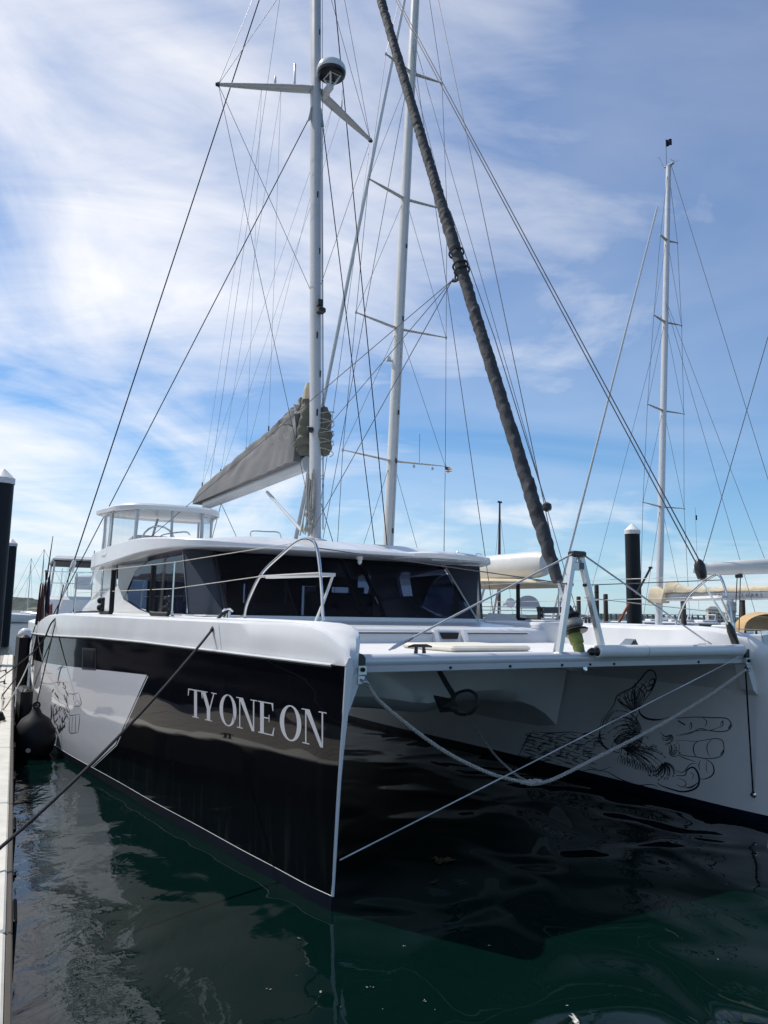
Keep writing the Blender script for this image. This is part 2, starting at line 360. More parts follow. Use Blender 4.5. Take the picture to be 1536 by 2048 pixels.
def lathe(prof, s=20, c=(0,0,0), axis=None):
    V, Fc = [], []; c = Vector(c)
    if axis is None: A, B, Cc = Vector((1,0,0)), Vector((0,1,0)), Vector((0,0,1))
    else:
        Cc = Vector(axis).normalized(); A = Cc.orthogonal().normalized(); B = Cc.cross(A)
    for r, z in prof:
        for k in range(s):
            a = 2*math.pi*k/s; V.append(c + A*(r*math.cos(a)) + B*(r*math.sin(a)) + Cc*z)
    for i in range(len(prof)-1):
        for k in range(s): Fc.append((i*s+k, i*s+(k+1) % s, (i+1)*s+(k+1) % s, (i+1)*s+k))
    Fc.append(tuple(range(s-1, -1, -1))); Fc.append(tuple(range((len(prof)-1)*s, len(prof)*s)))
    return V, Fc
def curve(P, n=8):
    """Catmull-Rom through points"""
    P = [Vector(p) for p in P]; Q = [P[0]*2-P[1]] + P + [P[-1]*2-P[-2]]; o = []
    for i in range(1, len(Q)-2):
        for k in range(n):
            t = k/n; a, b, c, d = Q[i-1], Q[i], Q[i+1], Q[i+2]
            o.append(0.5*((2*b) + (c-a)*t + (2*a-5*b+4*c-d)*t*t + (3*b-a-3*c+d)*t**3))
    o.append(P[-1]); return o
def sagline(a, b, sag, n=16):
    a, b = Vector(a), Vector(b)
    return [a.lerp(b, i/n) - Vector((0, 0, sag*4*(i/n)*(1-i/n))) for i in range(n+1)]
def strands(P, r, turns, k=3, s=6):
    """laid rope: k strands twisted round the line P"""
    P = [Vector(p) for p in P]; fr = frames(P); L_ = [0]
    for a, b in zip(P, P[1:]): L_.append(L_[-1] + (b-a).length)
    parts = []
    for j in range(k):
        Q = [p + (fr[i][1]*math.cos(2*math.pi*(L_[i]*turns + j/k)) + fr[i][2]*math.sin(2*math.pi*(L_[i]*turns + j/k)))*r*0.55 for i, p in enumerate(P)]
        parts.append(tube(Q, r*0.58, s))
    return join(*parts)
def resample(P, step):
    P = [Vector(p) for p in P]; o = [P[0]]
    for a, b in zip(P, P[1:]):
        n = max(1, int((b-a).length/step))
        for i in range(1, n+1): o.append(a.lerp(b, i/n))
    return o
def empty(name, label, cat, loc=(0,0,0), rz=0.0, group=None, kind=None):
    e = bpy.data.objects.new(name, None); COL.objects.link(e); e.location = loc; e.rotation_euler = (0, 0, rz); e.empty_display_size = 0.3
    return tag(e, label, cat, group, kind)
def tag(o, label, cat=None, group=None, kind=None):
    o['label'] = label
    if cat: o['category'] = cat
    if group: o['group'] = group
    if kind: o['kind'] = kind
    return o
def struct(o, label=None):
    o['kind'] = 'structure'
    if label: o['label'] = label
    return o
def wire(name, a, b, r, m, parent, n=1, sag=0.0, s=6):
    P = [Vector(a), Vector(b)] if not sag else sagline(a, b, sag, 12)
    return obj(name, tube(P, r, s), m, parent)

# ================================================================== SETTING
wv, wf = [], []
xs = [-6000, -1500, -400, -120, -50, -25, -10, 0, 10, 25, 50, 120, 400, 1500, 6000]
ys = [-200, -40, -10, 0, 10, 20, 40, 80, 160, 400, 1000, 2500, 6000, 9000]
for y in ys:
    for x in xs: wv.append((x, y, 0))
for j in range(len(ys)-1):
    for i in range(len(xs)-1):
        a = j*len(xs)+i; wf.append((a, a+1, a+1+len(xs), a+len(xs)))
struct(obj('water', (wv, wf), 'water', smooth=False), 'dark green harbour water')


M['bright_wire'] = mat('bright_wire_rope', (0.55, 0.56, 0.57), 0.4, 0.0, noise_amt=0.5, nscale=3)
def sheer_cloth(name, col):
    m = mat(name, col, 0.9, noise_amt=0.2, nscale=14); t = m.node_tree; b = t.nodes['Principled BSDF']
    o = next(n for n in t.nodes if n.type == 'OUTPUT_MATERIAL'); tl = t.nodes.new('ShaderNodeBsdfTranslucent'); tl.inputs[0].default_value = (*col, 1)
    mx = t.nodes.new('ShaderNodeMixShader'); mx.inputs[0].default_value = 0.65
    t.links.new(b.outputs[0], mx.inputs[1]); t.links.new(tl.outputs[0], mx.inputs[2]); t.links.new(mx.outputs[0], o.inputs[0]); return m
M['curtain'] = sheer_cloth('mauve_curtain', (0.62, 0.50, 0.62))

M['galv'] = mat('dull_galvanised_steel', (0.10, 0.105, 0.11), 0.6, 0.2, noise_amt=0.3)
M['flag_white'] = sheer_cloth('flag_white', (0.75, 0.74, 0.72)); M['flag_red'] = sheer_cloth('flag_red', (0.55, 0.05, 0.06)); M['flag_blue'] = sheer_cloth('flag_blue', (0.05, 0.07, 0.25))

# ================================================================== CATAMARAN
WC = 5.30; MID = WC / 2                     # spacing of the two hull centrelines
CAT = empty('catamaran', 'large sailing catamaran with black and white hulls moored bow-out beside the dock', 'catamaran', BO, YAW)
HO = [(0,.009),(.3,.07),(.8,.135),(1.4,.22),(2.3,.33),(3.5,.49),(4.5,.60),(5.4,.71),(7,.90),(8.5,1.0),(10,1.02),(11.5,.97),(13.2,.84)]
HI = [(0,.010),(.5,.05),(1,.06),(2.4,.09),(3.5,.12),(5.4,.2),(8,.35),(13.2,.3)]
HD = [(0,.05),(.06,.13),(.15,.19),(.3,.28),(.5,.37),(.8,.43),(1.2,.46),(13.2,.5)]
ZD = [(0,1.87),(.06,1.935),(.15,1.99),(.3,2.055),(.5,2.10),(.8,2.122),(2,2.13),(8,2.14),(9.5,2.10),(10.7,2.0),(12,1.87),(13.2,1.76)]
ZK = [(0,1.805),(4,1.825),(6,1.815),(8.5,1.76),(10.7,1.72),(13.2,1.67)]
def shear(y, z): return y - .15 * (z / 1.82) * max(0.0, 1 - y / 2.0)
def ho(y): return smooth_interp(HO, y)
def hi(y): return smooth_interp(HI, y)
ST = [0,.03,.06,.1,.15,.22,.3,.4,.5,.65,.8,1.0,1.2,1.45,1.7,2,2.3,2.65,3,3.4,3.8,4.2,4.6,5.05,5.5,6,6.5,7,7.5,8,8.5,9,9.5,10,10.5,11,11.5,12,12.6,13.2]
def section(y):
    a, b, d, zd, zk = ho(y), hi(y), smooth_interp(HD, y), interp(ZD, y), interp(ZK, y)
    d = max(d, b + .01); hb = max(.03, zd - zk); t = min(.035, hb * .2)
    P = [(0, -.5), (-a*.7, -.32), (-a*.95, -.08), (-a, .10), (-a-.005, .45), (-a-.008, .8), (-a-.006, 1.15), (-a, 1.5), (-a+.004, zk),
         (-a+.002, zk+.012), (-a+.012, zk+hb*.45), (-a+.018+.012*min(1, a*3), zd-t), (-a+.028+.022*min(1, a*3), zd-t*.3), (-a+.045+.05*min(1, a*3), zd),
         (lerp(-a, d, .5), zd+.012), (d-.06*min(1, d*3), zd), (d-.015, zd-t*.5), (d, zd-t*1.3), (d, zk-.02), (lerp(b, d, .6), zk-.12), (b+.015, 1.42), (b, 1.1), (b, .6), (b, .10), (b*.95, -.08), (b*.7, -.32)]
    for i in range(9, 15):                    # keep the narrow nose from folding over itself
        x, z = P[i]; P[i] = (min(x, d-.07*min(1, d*3)), z)
    return [Vector((x, shear(y, z), z)) for x, z in P]
SECT = [section(y) for y in ST]
def hull(side):
    secs = SECT if side == 0 else [[Vector((WC - p.x, p.y, p.z)) for p in s] for s in SECT]
    vf = loft(secs, closed=True, cap0=True, cap1=True); n = len(secs[0]); fm = []
    for i in range(len(secs)-1):
        for k in range(n):
            if k < 3 or k >= 23: fm.append(1)
            elif k < 8: fm.append(2)
            elif k in (13, 14): fm.append(3)
            else: fm.append(0)
    fm += [0, 0]
    return obj('hull', vf, ['gel', 'antifoul', 'topside', 'gel_matt'], CAT, fm=fm, angle=28)
hs = hull(0); hs['label'] = 'black starboard hull with name lettering and white aft panel'
hp = hull(1); hp['label'] = 'white inner side of port hull with hand drawing'
BV = [BVHTree.FromPolygons([v.co for v in h.data.vertices], [tuple(q.vertices) for q in h.data.polygons]) for h in (hs, hp)]
CB = tob(CAM)
def cast(k, x, y, off):
    d = ray(x, y); dl = Vector((d.dot(ex), d.dot(ey), d.z)).normalized()
    loc, nor, i, t = BV[k].ray_cast(CB, dl)
    if loc is None: return BY(x, y, 3.0)
    if nor.dot(dl) > 0: nor = -nor
    return loc + nor*off
def on_outer(x, y, off=0.0): return cast(0, x, y, off)
def on_inner(x, y, off=0.0): return cast(1, x, y, off)
def deckpt(px, off, z=2.13):
    """point on the starboard side deck, off metres in from the edge, seen at column px"""
    lo, hi_ = .3, 12.5
    for _ in range(40):
        m_ = (lo+hi_)/2
        if project((-ho(m_)+off, m_, z))[0] > px: lo = m_
        else: hi_ = m_
    return Vector((-ho(lo)+off, lo, z))
# rub rail under the white band, and bright moulding at the waterline
def side_line(zf, off, y0, y1, k=60):
    return [Vector((-ho(y) - off, shear(y, zf(y)), zf(y))) for y in [lerp(y0, y1, (i/k)**1.6) for i in range(k+1)]]
for sgn in (0, 1):
    par = hs if sgn == 0 else hp
    Pn = side_line(lambda y: interp(ZK, y)+.002, .012, .12, 13.1)
    if sgn: Pn = [Vector((WC-p.x, p.y, p.z)) for p in Pn]
    V, Fc = [], []
    for p in Pn:
        s_ = 1 if sgn else -1
        for dx, dz in ((-.01*s_, .012), (.022*s_, .010), (.026*s_, .0), (.018*s_, -.012), (-.01*s_, -.014)): V.append(p + Vector((dx, 0, dz)))
    for i in range(len(Pn)-1):
        for k in range(4): Fc.append((i*5+k, i*5+k+1, (i+1)*5+k+1, (i+1)*5+k))
    obj('rub_rail', (V, Fc), 'gel', par)
    Pn = side_line(lambda y: interp(ZK, y)-.022, .005, .14, 13.1)
    if sgn: Pn = [Vector((WC-p.x, p.y, p.z)) for p in Pn]
    obj('rail_seal', tube(Pn, .008, 6), 'rubber', par)
    Pn = side_line(lambda y: .105, .0, .0, 13.1)
    if sgn: Pn = [Vector((WC-p.x, p.y, p.z)) for p in Pn]
    obj('waterline_stripe', tube(Pn, .003, 6), 'alu', par)
# white stem strip
stem = []
for i in range(9):
    z = lerp(.10, 1.80, i/8); y = shear(0, z) - .006; w = lerp(.0, .05, max(0, i/8-.55)/.45)
    stem.append([Vector((-.011, y+.010, z)), Vector((-.006, y-.002, z)), Vector((.005+w*.3, y-.003, z)), Vector((.011+w, y, z)), Vector((.013+w, y+.02, z))])
obj('stem_strip', loft(stem), 'gel', hs)
for par_, mx_ in ((hs, 1), (hp, -1)):
    foot_ = [[Vector(((0 if mx_ == 1 else WC) + mx_*x, shear(0, z)+dy, z)) for x, dy in ((-.0125,.014),(-.009,-.006),(.011,-.006),(.0135,.014))] for z in (-.4, .02, .101)]
    obj('stem_foot', loft(foot_), 'antifoul', par_)
sm = [on_outer(lerp(437,443,i/8), lerp(1241,1299,i/8), .0015) for i in range(9)]
obj('band_line', tube(sm, .004, 5), 'alu', hs)  # thin grey line down the white band
for y, s_ in ((3.4,0),(5.2,0),(3.4,1)):
    x = .12 if s_ == 0 else WC-.12
    hb_ = obj('deck_hatch', bevbox(x-.22, x+.22, y-.22, y+.22, 2.138, 2.165, .012), 'alu', hs if s_ == 0 else hp); obj('hatch_glass', bevbox(x-.18, x+.18, y-.18, y+.18, 2.1655, 2.172, .003), 'darkglass', hs if s_ == 0 else hp)
# hull window in the black stripe
q = [on_outer(x, y, .006) for x, y in ((168,1299),(189,1301),(189,1336),(167,1334))]
obj('hull_window', prism(q, (-.006, 0, 0)), 'darkglass', hs, smooth=False)
q2 = [on_outer(x, y, .004) for x, y in ((165,1295),(192,1297),(192,1340),(164,1338))]
obj('window_frame', (q2 + [on_outer(x, y, .004) for x, y in ((168,1299),(189,1301),(189,1336),(167,1334))], [(0,1,5,4),(1,2,6,5),(2,3,7,6),(3,0,4,7)]), 'black_plastic', hs, smooth=False)

# ---- name lettering on the bow: each letter a thin vinyl piece on the hull
def zx(x): return 200 + x / 2.954
def zy(y): return 1220 + y / 2.954
def letter(strokes, x0, x1):
    """strokes: quads in (u 0..1, v 0..1 up) mapped between the text's top and base lines"""
    V, Fc = [], []
    for k, quad in enumerate(strokes):
        n = len(V); grid = 6
        a, b, c, d = [Vector((p[0], p[1], 0)) for p in quad]
        for i in range(grid+1):
            l, r_ = a.lerp(d, i/grid), b.lerp(c, i/grid)
            for p in (l, r_):
                X = lerp(x0, x1, p.x); top = 463 + (X-520)*.1742; bot = 630 + (X-540)*.2364
                V.append(on_outer(zx(X), zy(lerp(bot, top, p.y)), .0012 + .0002*k))
        for i in range(grid): Fc.append((n+2*i, n+2*i+1, n+2*i+3, n+2*i+2))
    return obj('letter', (V, Fc), 'letter', hs, smooth=False)
def bar(x0, x1, y0, y1): return [(x0,y0),(x1,y0),(x1,y1),(x0,y1)]
Tl = [bar(.42,.62,.03,.96), bar(.30,.74,0,.03), bar(.02,.98,.96,1), [(.0,.74),(.04,.74),(.10,.96),(.02,.96)], [(.96,.74),(1.0,.74),(.98,.96),(.90,.96)]]
Yl = [[(.42,.40),(.62,.40),(.34,.97),(.12,.97)], [(.56,.42),(.62,.40),(.86,.97),(.80,.97)], bar(.42,.62,.03,.42), bar(.30,.74,0,.03), bar(0,.46,.97,1), bar(.68,1,.97,1)]
Nl = [bar(.14,.19,.03,.97), bar(.03,.31,0,.03), bar(.0,.24,.97,1), [(.74,0),(.86,0),(.32,1),(.12,1)], bar(.80,.86,.0,.97), bar(.68,1.0,.97,1)]
El = [bar(.14,.36,.03,.97), bar(.02,.95,0,.035), bar(.02,.92,.965,1), bar(.36,.66,.49,.53), [(.93,.0),(1,.26),(.96,.26),(.84,.03)], [(.92,1),(.93,.76),(.89,.76),(.82,.965)], [(.66,.40),(.70,.40),(.70,.62),(.66,.62)]]
Ol = []
for i in range(24):
    a0, a1 = 2*math.pi*i/24, 2*math.pi*(i+1)/24
    o = lambda a: (.5+.5*math.cos(a), .5+.52*math.sin(a)); n_ = lambda a: (.5+.285*math.cos(a), .5+.475*math.sin(a))
    Ol.append([o(a0), o(a1), n_(a1), n_(a0)])
for st, a, b in ((Tl,520,607),(Yl,590,690),(Ol,707,807),(Nl,806,930),(El,933,1032),(Ol,1063,1190),(Nl,1192,1340)):
    if st is Ol:
        V, Fc = [], []
        for i in range(48):
            t_ = 2*math.pi*i/48
            for rx, ry in ((.5,.53),(.30,.49)):
                X = lerp(a, b, .5+rx*math.cos(t_)); v = .5+ry*math.sin(t_)
                top = 463 + (X-520)*.1742; bot = 630 + (X-540)*.2364
                V.append(on_outer(zx(X), zy(lerp(bot, top, v)), .0012))
        for i in range(48): j = (i+1) % 48; Fc.append((2*i, 2*i+1, 2*j+1, 2*j))
        obj('letter', (V, Fc), 'letter', hs, smooth=False)
    else: letter(st, a, b)

# ---- ink drawings of a hand on the hull sides
def stroke(pts, w, surf, tx, smooth_n=4):
    P = curve([Vector((p[0], p[1], 0)) for p in pts], smooth_n) if len(pts) > 2 else [Vector((p[0], p[1], 0)) for p in pts]
    n = len(P); V, Fc = [], []
    for i, p in enumerate(P):
        t_ = (P[min(n-1, i+1)] - P[max(0, i-1)]).normalized(); nn = Vector((-t_.y, t_.x, 0))
        ww = w * (.25 + .75*math.sin(math.pi*min(1, max(0, (i+.3)/(n-.4))))) * .5
        for s_ in (-1, 1): V.append(surf(*tx(p + nn*ww*s_)))
    return V, [(2*i, 2*i+1, 2*i+3, 2*i+2) for i in range(n-1)]
txr = lambda p: (1000 + p.x/2.866, 1300 + p.y/2.866)
rng = random.Random(4); K = [0]
def surf_in(x, y):
    K[0] += 1; return on_inner(x, y, .001 + .00002*((K[0]//2) % 90))
main = [([(575,440),(585,400),(620,360),(655,310),(668,268),(700,245),(760,215),(800,175),(835,130),(860,115),(885,125),(895,160),(885,200),(865,240),(840,275),(815,310),(795,335)], 6),
 ([(795,335),(805,365),(840,392),(900,400),(940,394)], 9), ([(585,455),(590,420),(612,385),(650,345)], 5), ([(600,460),(604,425),(630,380),(668,340)], 4),
 ([(870,408),(920,398),(980,385),(1030,390),(1100,385),(1160,385),(1220,388),(1290,390),(1318,408),(1326,438),(1302,462),(1250,468),(1180,460),(1120,465),(1060,480),(1010,490)], 4.5),
 ([(1030,490),(1090,478),(1150,450),(1200,462),(1260,440)], 4), ([(1160,385),(1185,410),(1175,440)], 4), ([(1260,440),(1275,405),(1278,430),(1258,446)], 4), ([(1085,450),(1095,415),(1100,440),(1085,460)], 4), ([(1310,450),(1325,425)], 8),
 ([(1005,520),(1060,518),(1120,524),(1200,512),(1240,508),(1275,520),(1285,560),(1275,600),(1240,618),(1180,622),(1120,612),(1060,605),(1025,590),(1030,550),(1010,525)], 4),
 ([(1140,520),(1112,545),(1112,590),(1130,615)], 5), ([(1215,512),(1190,540),(1188,580),(1205,612)], 4), ([(1265,600),(1285,570)], 7),
 ([(1150,632),(1140,660),(1145,690)], 4), ([(1180,625),(1215,650),(1228,690),(1215,720),(1180,738),(1145,740)], 6), ([(1190,630),(1182,670),(1190,705)], 3),
 ([(1010,720),(1060,718),(1072,690),(1105,672),(1132,700),(1142,745),(1130,785),(1090,806),(1040,812),(990,800),(930,780),(900,760)], 9), ([(1000,690),(1050,700),(1090,655),(1130,650)], 4), ([(1020,735),(1060,750),(1065,775),(1040,785),(1010,765)], 4), ([(1090,700),(1110,715),(1100,745)], 3), ([(1060,790),(1100,785),(1135,760)], 7),
 ([(560,690),(620,700),(680,735),(740,760),(800,775),(870,770),(905,785)], 5), ([(470,696),(520,684),(575,690),(640,668)], 4), ([(480,480),(530,470),(575,440)], 9), ([(560,500),(575,530),(620,570),(680,590)], 8), ([(575,455),(572,500),(590,540)], 7),
 ([(200,470),(300,475),(400,470),(480,480)], 4), ([(100,600),(200,622),(300,660),(380,690),(460,697)], 4), ([(200,460),(160,500),(130,560),(105,610)], 5), ([(1020,405),(1062,430)], 9), ([(1020,600),(1060,620),(1120,640)], 4),
 ([(850,200),(862,175),(885,165),(880,200),(855,235),(842,225)], 6), ([(845,215),(870,200),(884,190)], 6), ([(850,240),(872,220),(886,205)], 6),
 ([(760,215),(775,255),(772,300),(785,330)], 6), ([(780,205),(810,230),(830,260),(822,290)], 5), ([(800,190),(830,205),(842,245)], 5), ([(700,250),(712,280),(735,268),(728,245),(712,255)], 4), ([(668,275),(690,300),(740,330),(780,360)], 7), ([(740,235),(765,245),(770,280),(745,290),(738,270)], 4)]
def fan(cx, cy, a0, a1, r0, r1, n, bend, w, jr=.12):
    """evenly spread curved feather lines round a point"""
    for i in range(n):
        u = i/(n-1); a = lerp(a0, a1, u); k = 1 + jr*math.sin(i*2.3); pts = []
        for t in (0, .25, .5, .75, 1):
            r = lerp(r0, r1*k, t); b_ = a + bend*t*t; pts.append((cx + r*math.cos(b_), cy + r*math.sin(b_)))
        main.append((pts, w*(.8+.4*math.sin(i*1.7)**2)))
        x, y = pts[-1]; b_ = a + bend; s_ = 1 if bend > 0 else -1                       # curled tip
        main.append(([(x, y), (x+7*math.cos(b_+s_*.9), y+7*math.sin(b_+s_*.9)), (x+8*math.cos(b_+s_*2.0), y+8*math.sin(b_+s_*2.0)), (x+3*math.cos(b_+s_*3.0), y+3*math.sin(b_+s_*3.0))], w*.7))
fan(820, 470, 2.35, 4.3, 16, 175, 15, -.45, 4.2); fan(820, 470, 2.45, 4.15, 40, 110, 12, .35, 3.2); fan(830, 480, 1.9, 2.5, 20, 150, 6, .3, 4)
fan(790, 350, 3.3, 4.5, 10, 125, 9, .35, 3.8); fan(800, 340, 4.2, 4.9, 10, 150, 6, .3, 3.6)          # thumb plumes
fan(640, 520, -.5, .55, 14, 190, 10, .28, 4.2); fan(700, 560, -.1, .55, 10, 230, 9, .22, 4.4)         # heel of the hand
for i in range(15):                                     # barbs along the heel feathers
    x = 690 + i*15; y = 600 + i*5.0
    main.append(([(x, y), (x+10, y+26), (x+8, y+56)], 3.4)); main.append(([(x, y), (x-12, y+20), (x-18, y+44)], 2.6))
fan(930, 640, .2, 1.9, 12, 95, 11, .5, 5.0); fan(965, 600, -1.2, .4, 8, 60, 7, -.5, 3.4); fan(985, 480, 1.2, 2.6, 6, 55, 7, .5, 3.2); fan(855, 555, -.6, 2.2, 4, 40, 8, .4, 3.2)
for j in range(11):                                     # engraved sleeve: long wavy contour lines broken into dashes
    y0 = 480 + j*13.5; x = 118 + 10*abs(j-5)*.4 + rng.uniform(0, 14)
    while x < 560 - j*4:
        l_ = rng.uniform(35, 90); pts = []
        for t in (0, .33, .66, 1):
            xx = x + l_*t; pts.append((xx, y0 + (xx-118)*(.02+.012*j) + 6*math.sin(xx*.06+j*1.9)))
        main.append((pts, rng.uniform(2.6, 6.0))); x += l_ + rng.uniform(5, 18)
for i in range(13):                                     # leaf sprays over the sleeve
    x = 150 + i*32; y = 500 + (i % 4)*26 + (x-150)*.08; fan(x, y, -.9, .9, 3, 24, 4, .3, 3.0)
obj('hand_drawing', join(*[stroke(p, w*1.3, surf_in, txr) for p, w in main]), 'ink', hp, smooth=False)
# the matching drawing on the white panel of the starboard side
txl = lambda p: (p.x/3.723, 1200 + p.y/3.723)
def surf_out(x, y):
    K[0] += 1; return on_outer(x, y, .001 + .00002*((K[0]//2) % 90))
left = [([(470,480),(450,520),(440,560),(430,620)],7), ([(430,520),(450,500),(490,500)],5), ([(500,690),(540,700),(590,690)],3), ([(500,700),(498,760),(510,810)],4), ([(590,700),(600,740),(605,770),(590,790),(545,790)],4), ([(545,700),(550,750)],3), ([(520,810),(515,850),(530,860),(560,855),(595,850)],3), ([(595,850),(590,920),(580,985)],3), ([(520,870),(515,940),(520,985),(545,990),(580,985)],4), ([(540,870),(535,980)],3), ([(565,865),(560,985)],3), ([(380,780),(385,850),(375,910)],9), ([(395,790),(400,870),(410,930)],6)]
for i in range(44):
    x = rng.uniform(395, 500); y = rng.uniform(600, 960); a = rng.uniform(.6, 2.2); l_ = rng.uniform(20, 60)
    if (y-600) < (x-395)*-1.2 + 60: continue
    left.append(([(x, y), (x+l_*.5*math.cos(a)+rng.uniform(-8,8), y+l_*.5*math.sin(a)), (x+l_*math.cos(a), y+l_*math.sin(a))], rng.uniform(3, 8)))
obj('hand_drawing', join(*[stroke(p, w*1.2, surf_out, txl, 3) for p, w in left]), 'ink', hs, smooth=False)

# ---- bridge deck, trampoline, crossbeam
secs = []
for i in range(25):
    u = i/24; x = lerp(.16, WC-.16, u); e = abs(u-.5)*2; drop = .42*e**6
    zb = 1.03 - drop; pod = .10*math.exp(-((x-MID)/.5)**2); yb = -.25*math.exp(-((x-MID)/.55)**2)
    secs.append([Vector((x, 10.5, 1.80)), Vector((x, 3.0, 1.80)), Vector((x, 2.92, 1.72)), Vector((x, 2.92+yb*.6, 1.45)), Vector((x, 2.98+yb, 1.22-pod)), Vector((x, 3.15+yb, zb+.06-pod)), Vector((x, 3.5, zb-pod*.7)), Vector((x, 6, zb-.05)), Vector((x, 10.5, zb-.05))])
obj('bridge_deck', loft(secs, closed=True, cap0=True, cap1=True), 'gel', CAT)
secs = []
for x0, x1 in ((.42, WC-.42),):
    P = [(2.92, 1.80), (2.94, 1.86), (2.98, 2.0), (3.02, 2.035), (3.12, 2.05), (4.4, 2.10), (4.46, 2.12), (4.46, 1.80)]
    secs = [[Vector((x, y, z)) for y, z in P] for x in (x0, lerp(x0, x1, .3), lerp(x0, x1, .7), x1)]
fd = obj('foredeck', loft(secs, closed=True, cap0=True, cap1=True), 'gel', CAT)
sl0, sl1 = BY(690,1267,2.93), BY(868,1273,2.93)
for (xa, ya), (xb, yb) in (((688,1266),(868,1272)), ((932,1272),(1058,1275))):
    a, b = BY(xa, ya, 2.93), BY(xb, yb, 2.93); zc = 1.985
    obj('shelf_lip', bevbox(a.x, b.x, 2.905, 2.96, zc-.0, zc+.012, .004), 'gel', fd)
    obj('recess_shade_strip', box(a.x+.01, b.x-.02, 2.936, 2.956, zc-.02, zc-.003), 'greypanel', fd, smooth=False)  # solid dark strip, its colour stands in for shade in the slot
a, b = BY(880,1272,2.93), BY(917,1285,2.93)
obj('vent_opening', prism([Vector((a.x, 2.918, 1.985)), Vector((b.x, 2.918, 1.985)), Vector((b.x-.02, 2.918, 1.90)), Vector((a.x+.05, 2.918, 1.90))], (0, .03, 0)), 'rubber', fd, smooth=False)
for x in (a.x-.12, b.x+.05):
    obj('rib', prism([Vector((x, 2.89, 2.02)), Vector((x+.05, 2.89, 2.02)), Vector((x+.09, 2.86, 1.83)), Vector((x+.02, 2.86, 1.83))], (0, .07, 0)), 'gel', fd, smooth=False)
tr = obj('trampoline', bevbox(.40, WC-.40, .16, 2.93, 1.835, 1.85, .004), 'gel_matt', CAT)
lug = mesh('lacing_lug', *lathe([(.012, 0), (.014, .012), (.006, .02)], 8), 'black_plastic')
for i in range(38): link('lacing_lug', lug, tr, (lerp(.6, WC-.6, i/37), .26, 1.85))
# longeron with the anchor roller under the trampoline
obj('longeron', bevbox(MID-.09, MID+.09, .15, 3.0, 1.70, 1.80, .02), 'alu', CAT)
# crossbeam: rounded tube with a flat flange below
prof = []
for k in range(20):
    a = 2*math.pi*k/20; prof.append((.065*math.cos(a), .056*math.sin(a)))
cb = obj('crossbeam', loft([[Vector((x, .10+p[0], 1.825+p[1])) for p in prof] for x in (.20, MID, WC-.20)], closed=True, cap0=True, cap1=True), 'beam', CAT)
obj('beam_flange', bevbox(.20, WC-.20, .045, .075, 1.735, 1.79, .006), 'alu', cb)
bolt = mesh('bolt', *lathe([(.012, 0), (.012, .01), (.006, .014)], 10, axis=(0, -1, 0)), 'rubber')
for x in (MID-.28, MID+.08, MID+.4, 1.1, 4.3, 1.75): link('bolt', bolt, cb, (x, .045, 1.762))
for s_ in (0, 1):
    f_ = (lambda v: v) if s_ == 0 else (lambda v: (WC-v[0], v[1], v[2]))
    pl = [f_(p) for p in ((.045, .02, 1.885), (.20, .02, 1.885), (.215, .02, 1.70), (.20, .02, 1.64), (.12, .02, 1.44), (.055, .02, 1.38))]
    obj('beam_bracket', prism([Vector(p) for p in pl], (0, .16, 0)), 'gel', cb, smooth=False)
    q = [f_(p) for p in ((.19, .005, 1.895), (.225, .005, 1.885), (.25, .005, 1.855), (.25, .005, 1.80), (.19, .005, 1.80))]
    obj('bracket_cheek', prism([Vector(p) for p in q], (0, .04, 0)), 'black_plastic', cb, smooth=False)
    q = [f_(p) for p in ((.185, .0, 1.795), (.26, .0, 1.795), (.26, .0, 1.725), (.185, .0, 1.725))]
    obj('end_plate', prism([Vector(p) for p in q], (0, .04, 0)), 'alu_raw', cb, smooth=False)
    link('bolt', bolt, cb, f_((.222, .0, 1.765)), scl=(1.5, 1.5, 1.5))
    q = [f_(p) for p in ((.185, .002, 1.715), (.245, .002, 1.715), (.245, .002, 1.655), (.185, .002, 1.655))]
    obj('eye_plate', prism([Vector(p) for p in q], (0, .03, 0)), 'alu_raw', cb, smooth=False)
    obj('shackle', tube(curve([f_((.205, 0, 1.69)), f_((.235, -.03, 1.67)), f_((.265, -.03, 1.655)), f_((.245, .0, 1.69))], 5), .007, 6), 'steel', cb)
# striker post on the beam
tp = obj('striker_cap', bevbox(MID-.085, MID+.085, .06, .16, 2.79, 2.85, .012), 'black_plastic', CAT)
for x0, x1 in ((BY(1118,1305,.1).x, MID-.055), (BY(1206,1305,.1).x, MID+.045)):
    a, b = Vector((x0, .10, 1.87)), Vector((x1, .11, 2.80)); d = .026
    obj('leg', loft([[p + Vector(o) for o in ((-d,-d,0),(d,-d,0),(d,d,0),(-d,d,0))] for p in (a, b)], closed=True, cap0=True, cap1=True), 'alu_raw', tp, smooth=False)
a, b = Vector((MID, .45, 1.85)), Vector((MID, .13, 2.80)); d = .02
obj('leg', loft([[p + Vector(o) for o in ((-d,0,-d),(d,0,-d),(d,0,d),(-d,0,d))] for p in (a, b)], closed=True, cap0=True, cap1=True), 'alu_raw', tp, smooth=False)
obj('gusset', bevbox(MID-.07, MID+.06, .075, .135, 2.66, 2.745, .008), 'alu_raw', tp)
obj('gusset_opening', box(MID-.005, MID+.052, .070, .0745, 2.672, 2.735), 'greypanel', tp, smooth=False)
for xa, ya in ((778,1300), (1438,1301)):
    e_ = BY(xa, ya, .16); top = Vector((MID + (.08 if xa > 1000 else -.08), .10, 2.815))
    obj('striker_stay', tube([top, e_], .0095, 8), 'alu', CAT)
    dr = (top - e_).normalized()
    obj('stay_fork', tube([e_, e_+dr*.06, e_+dr*.22, e_+dr*.26], [.006, .017, .015, .009], 8), 'steel', CAT)
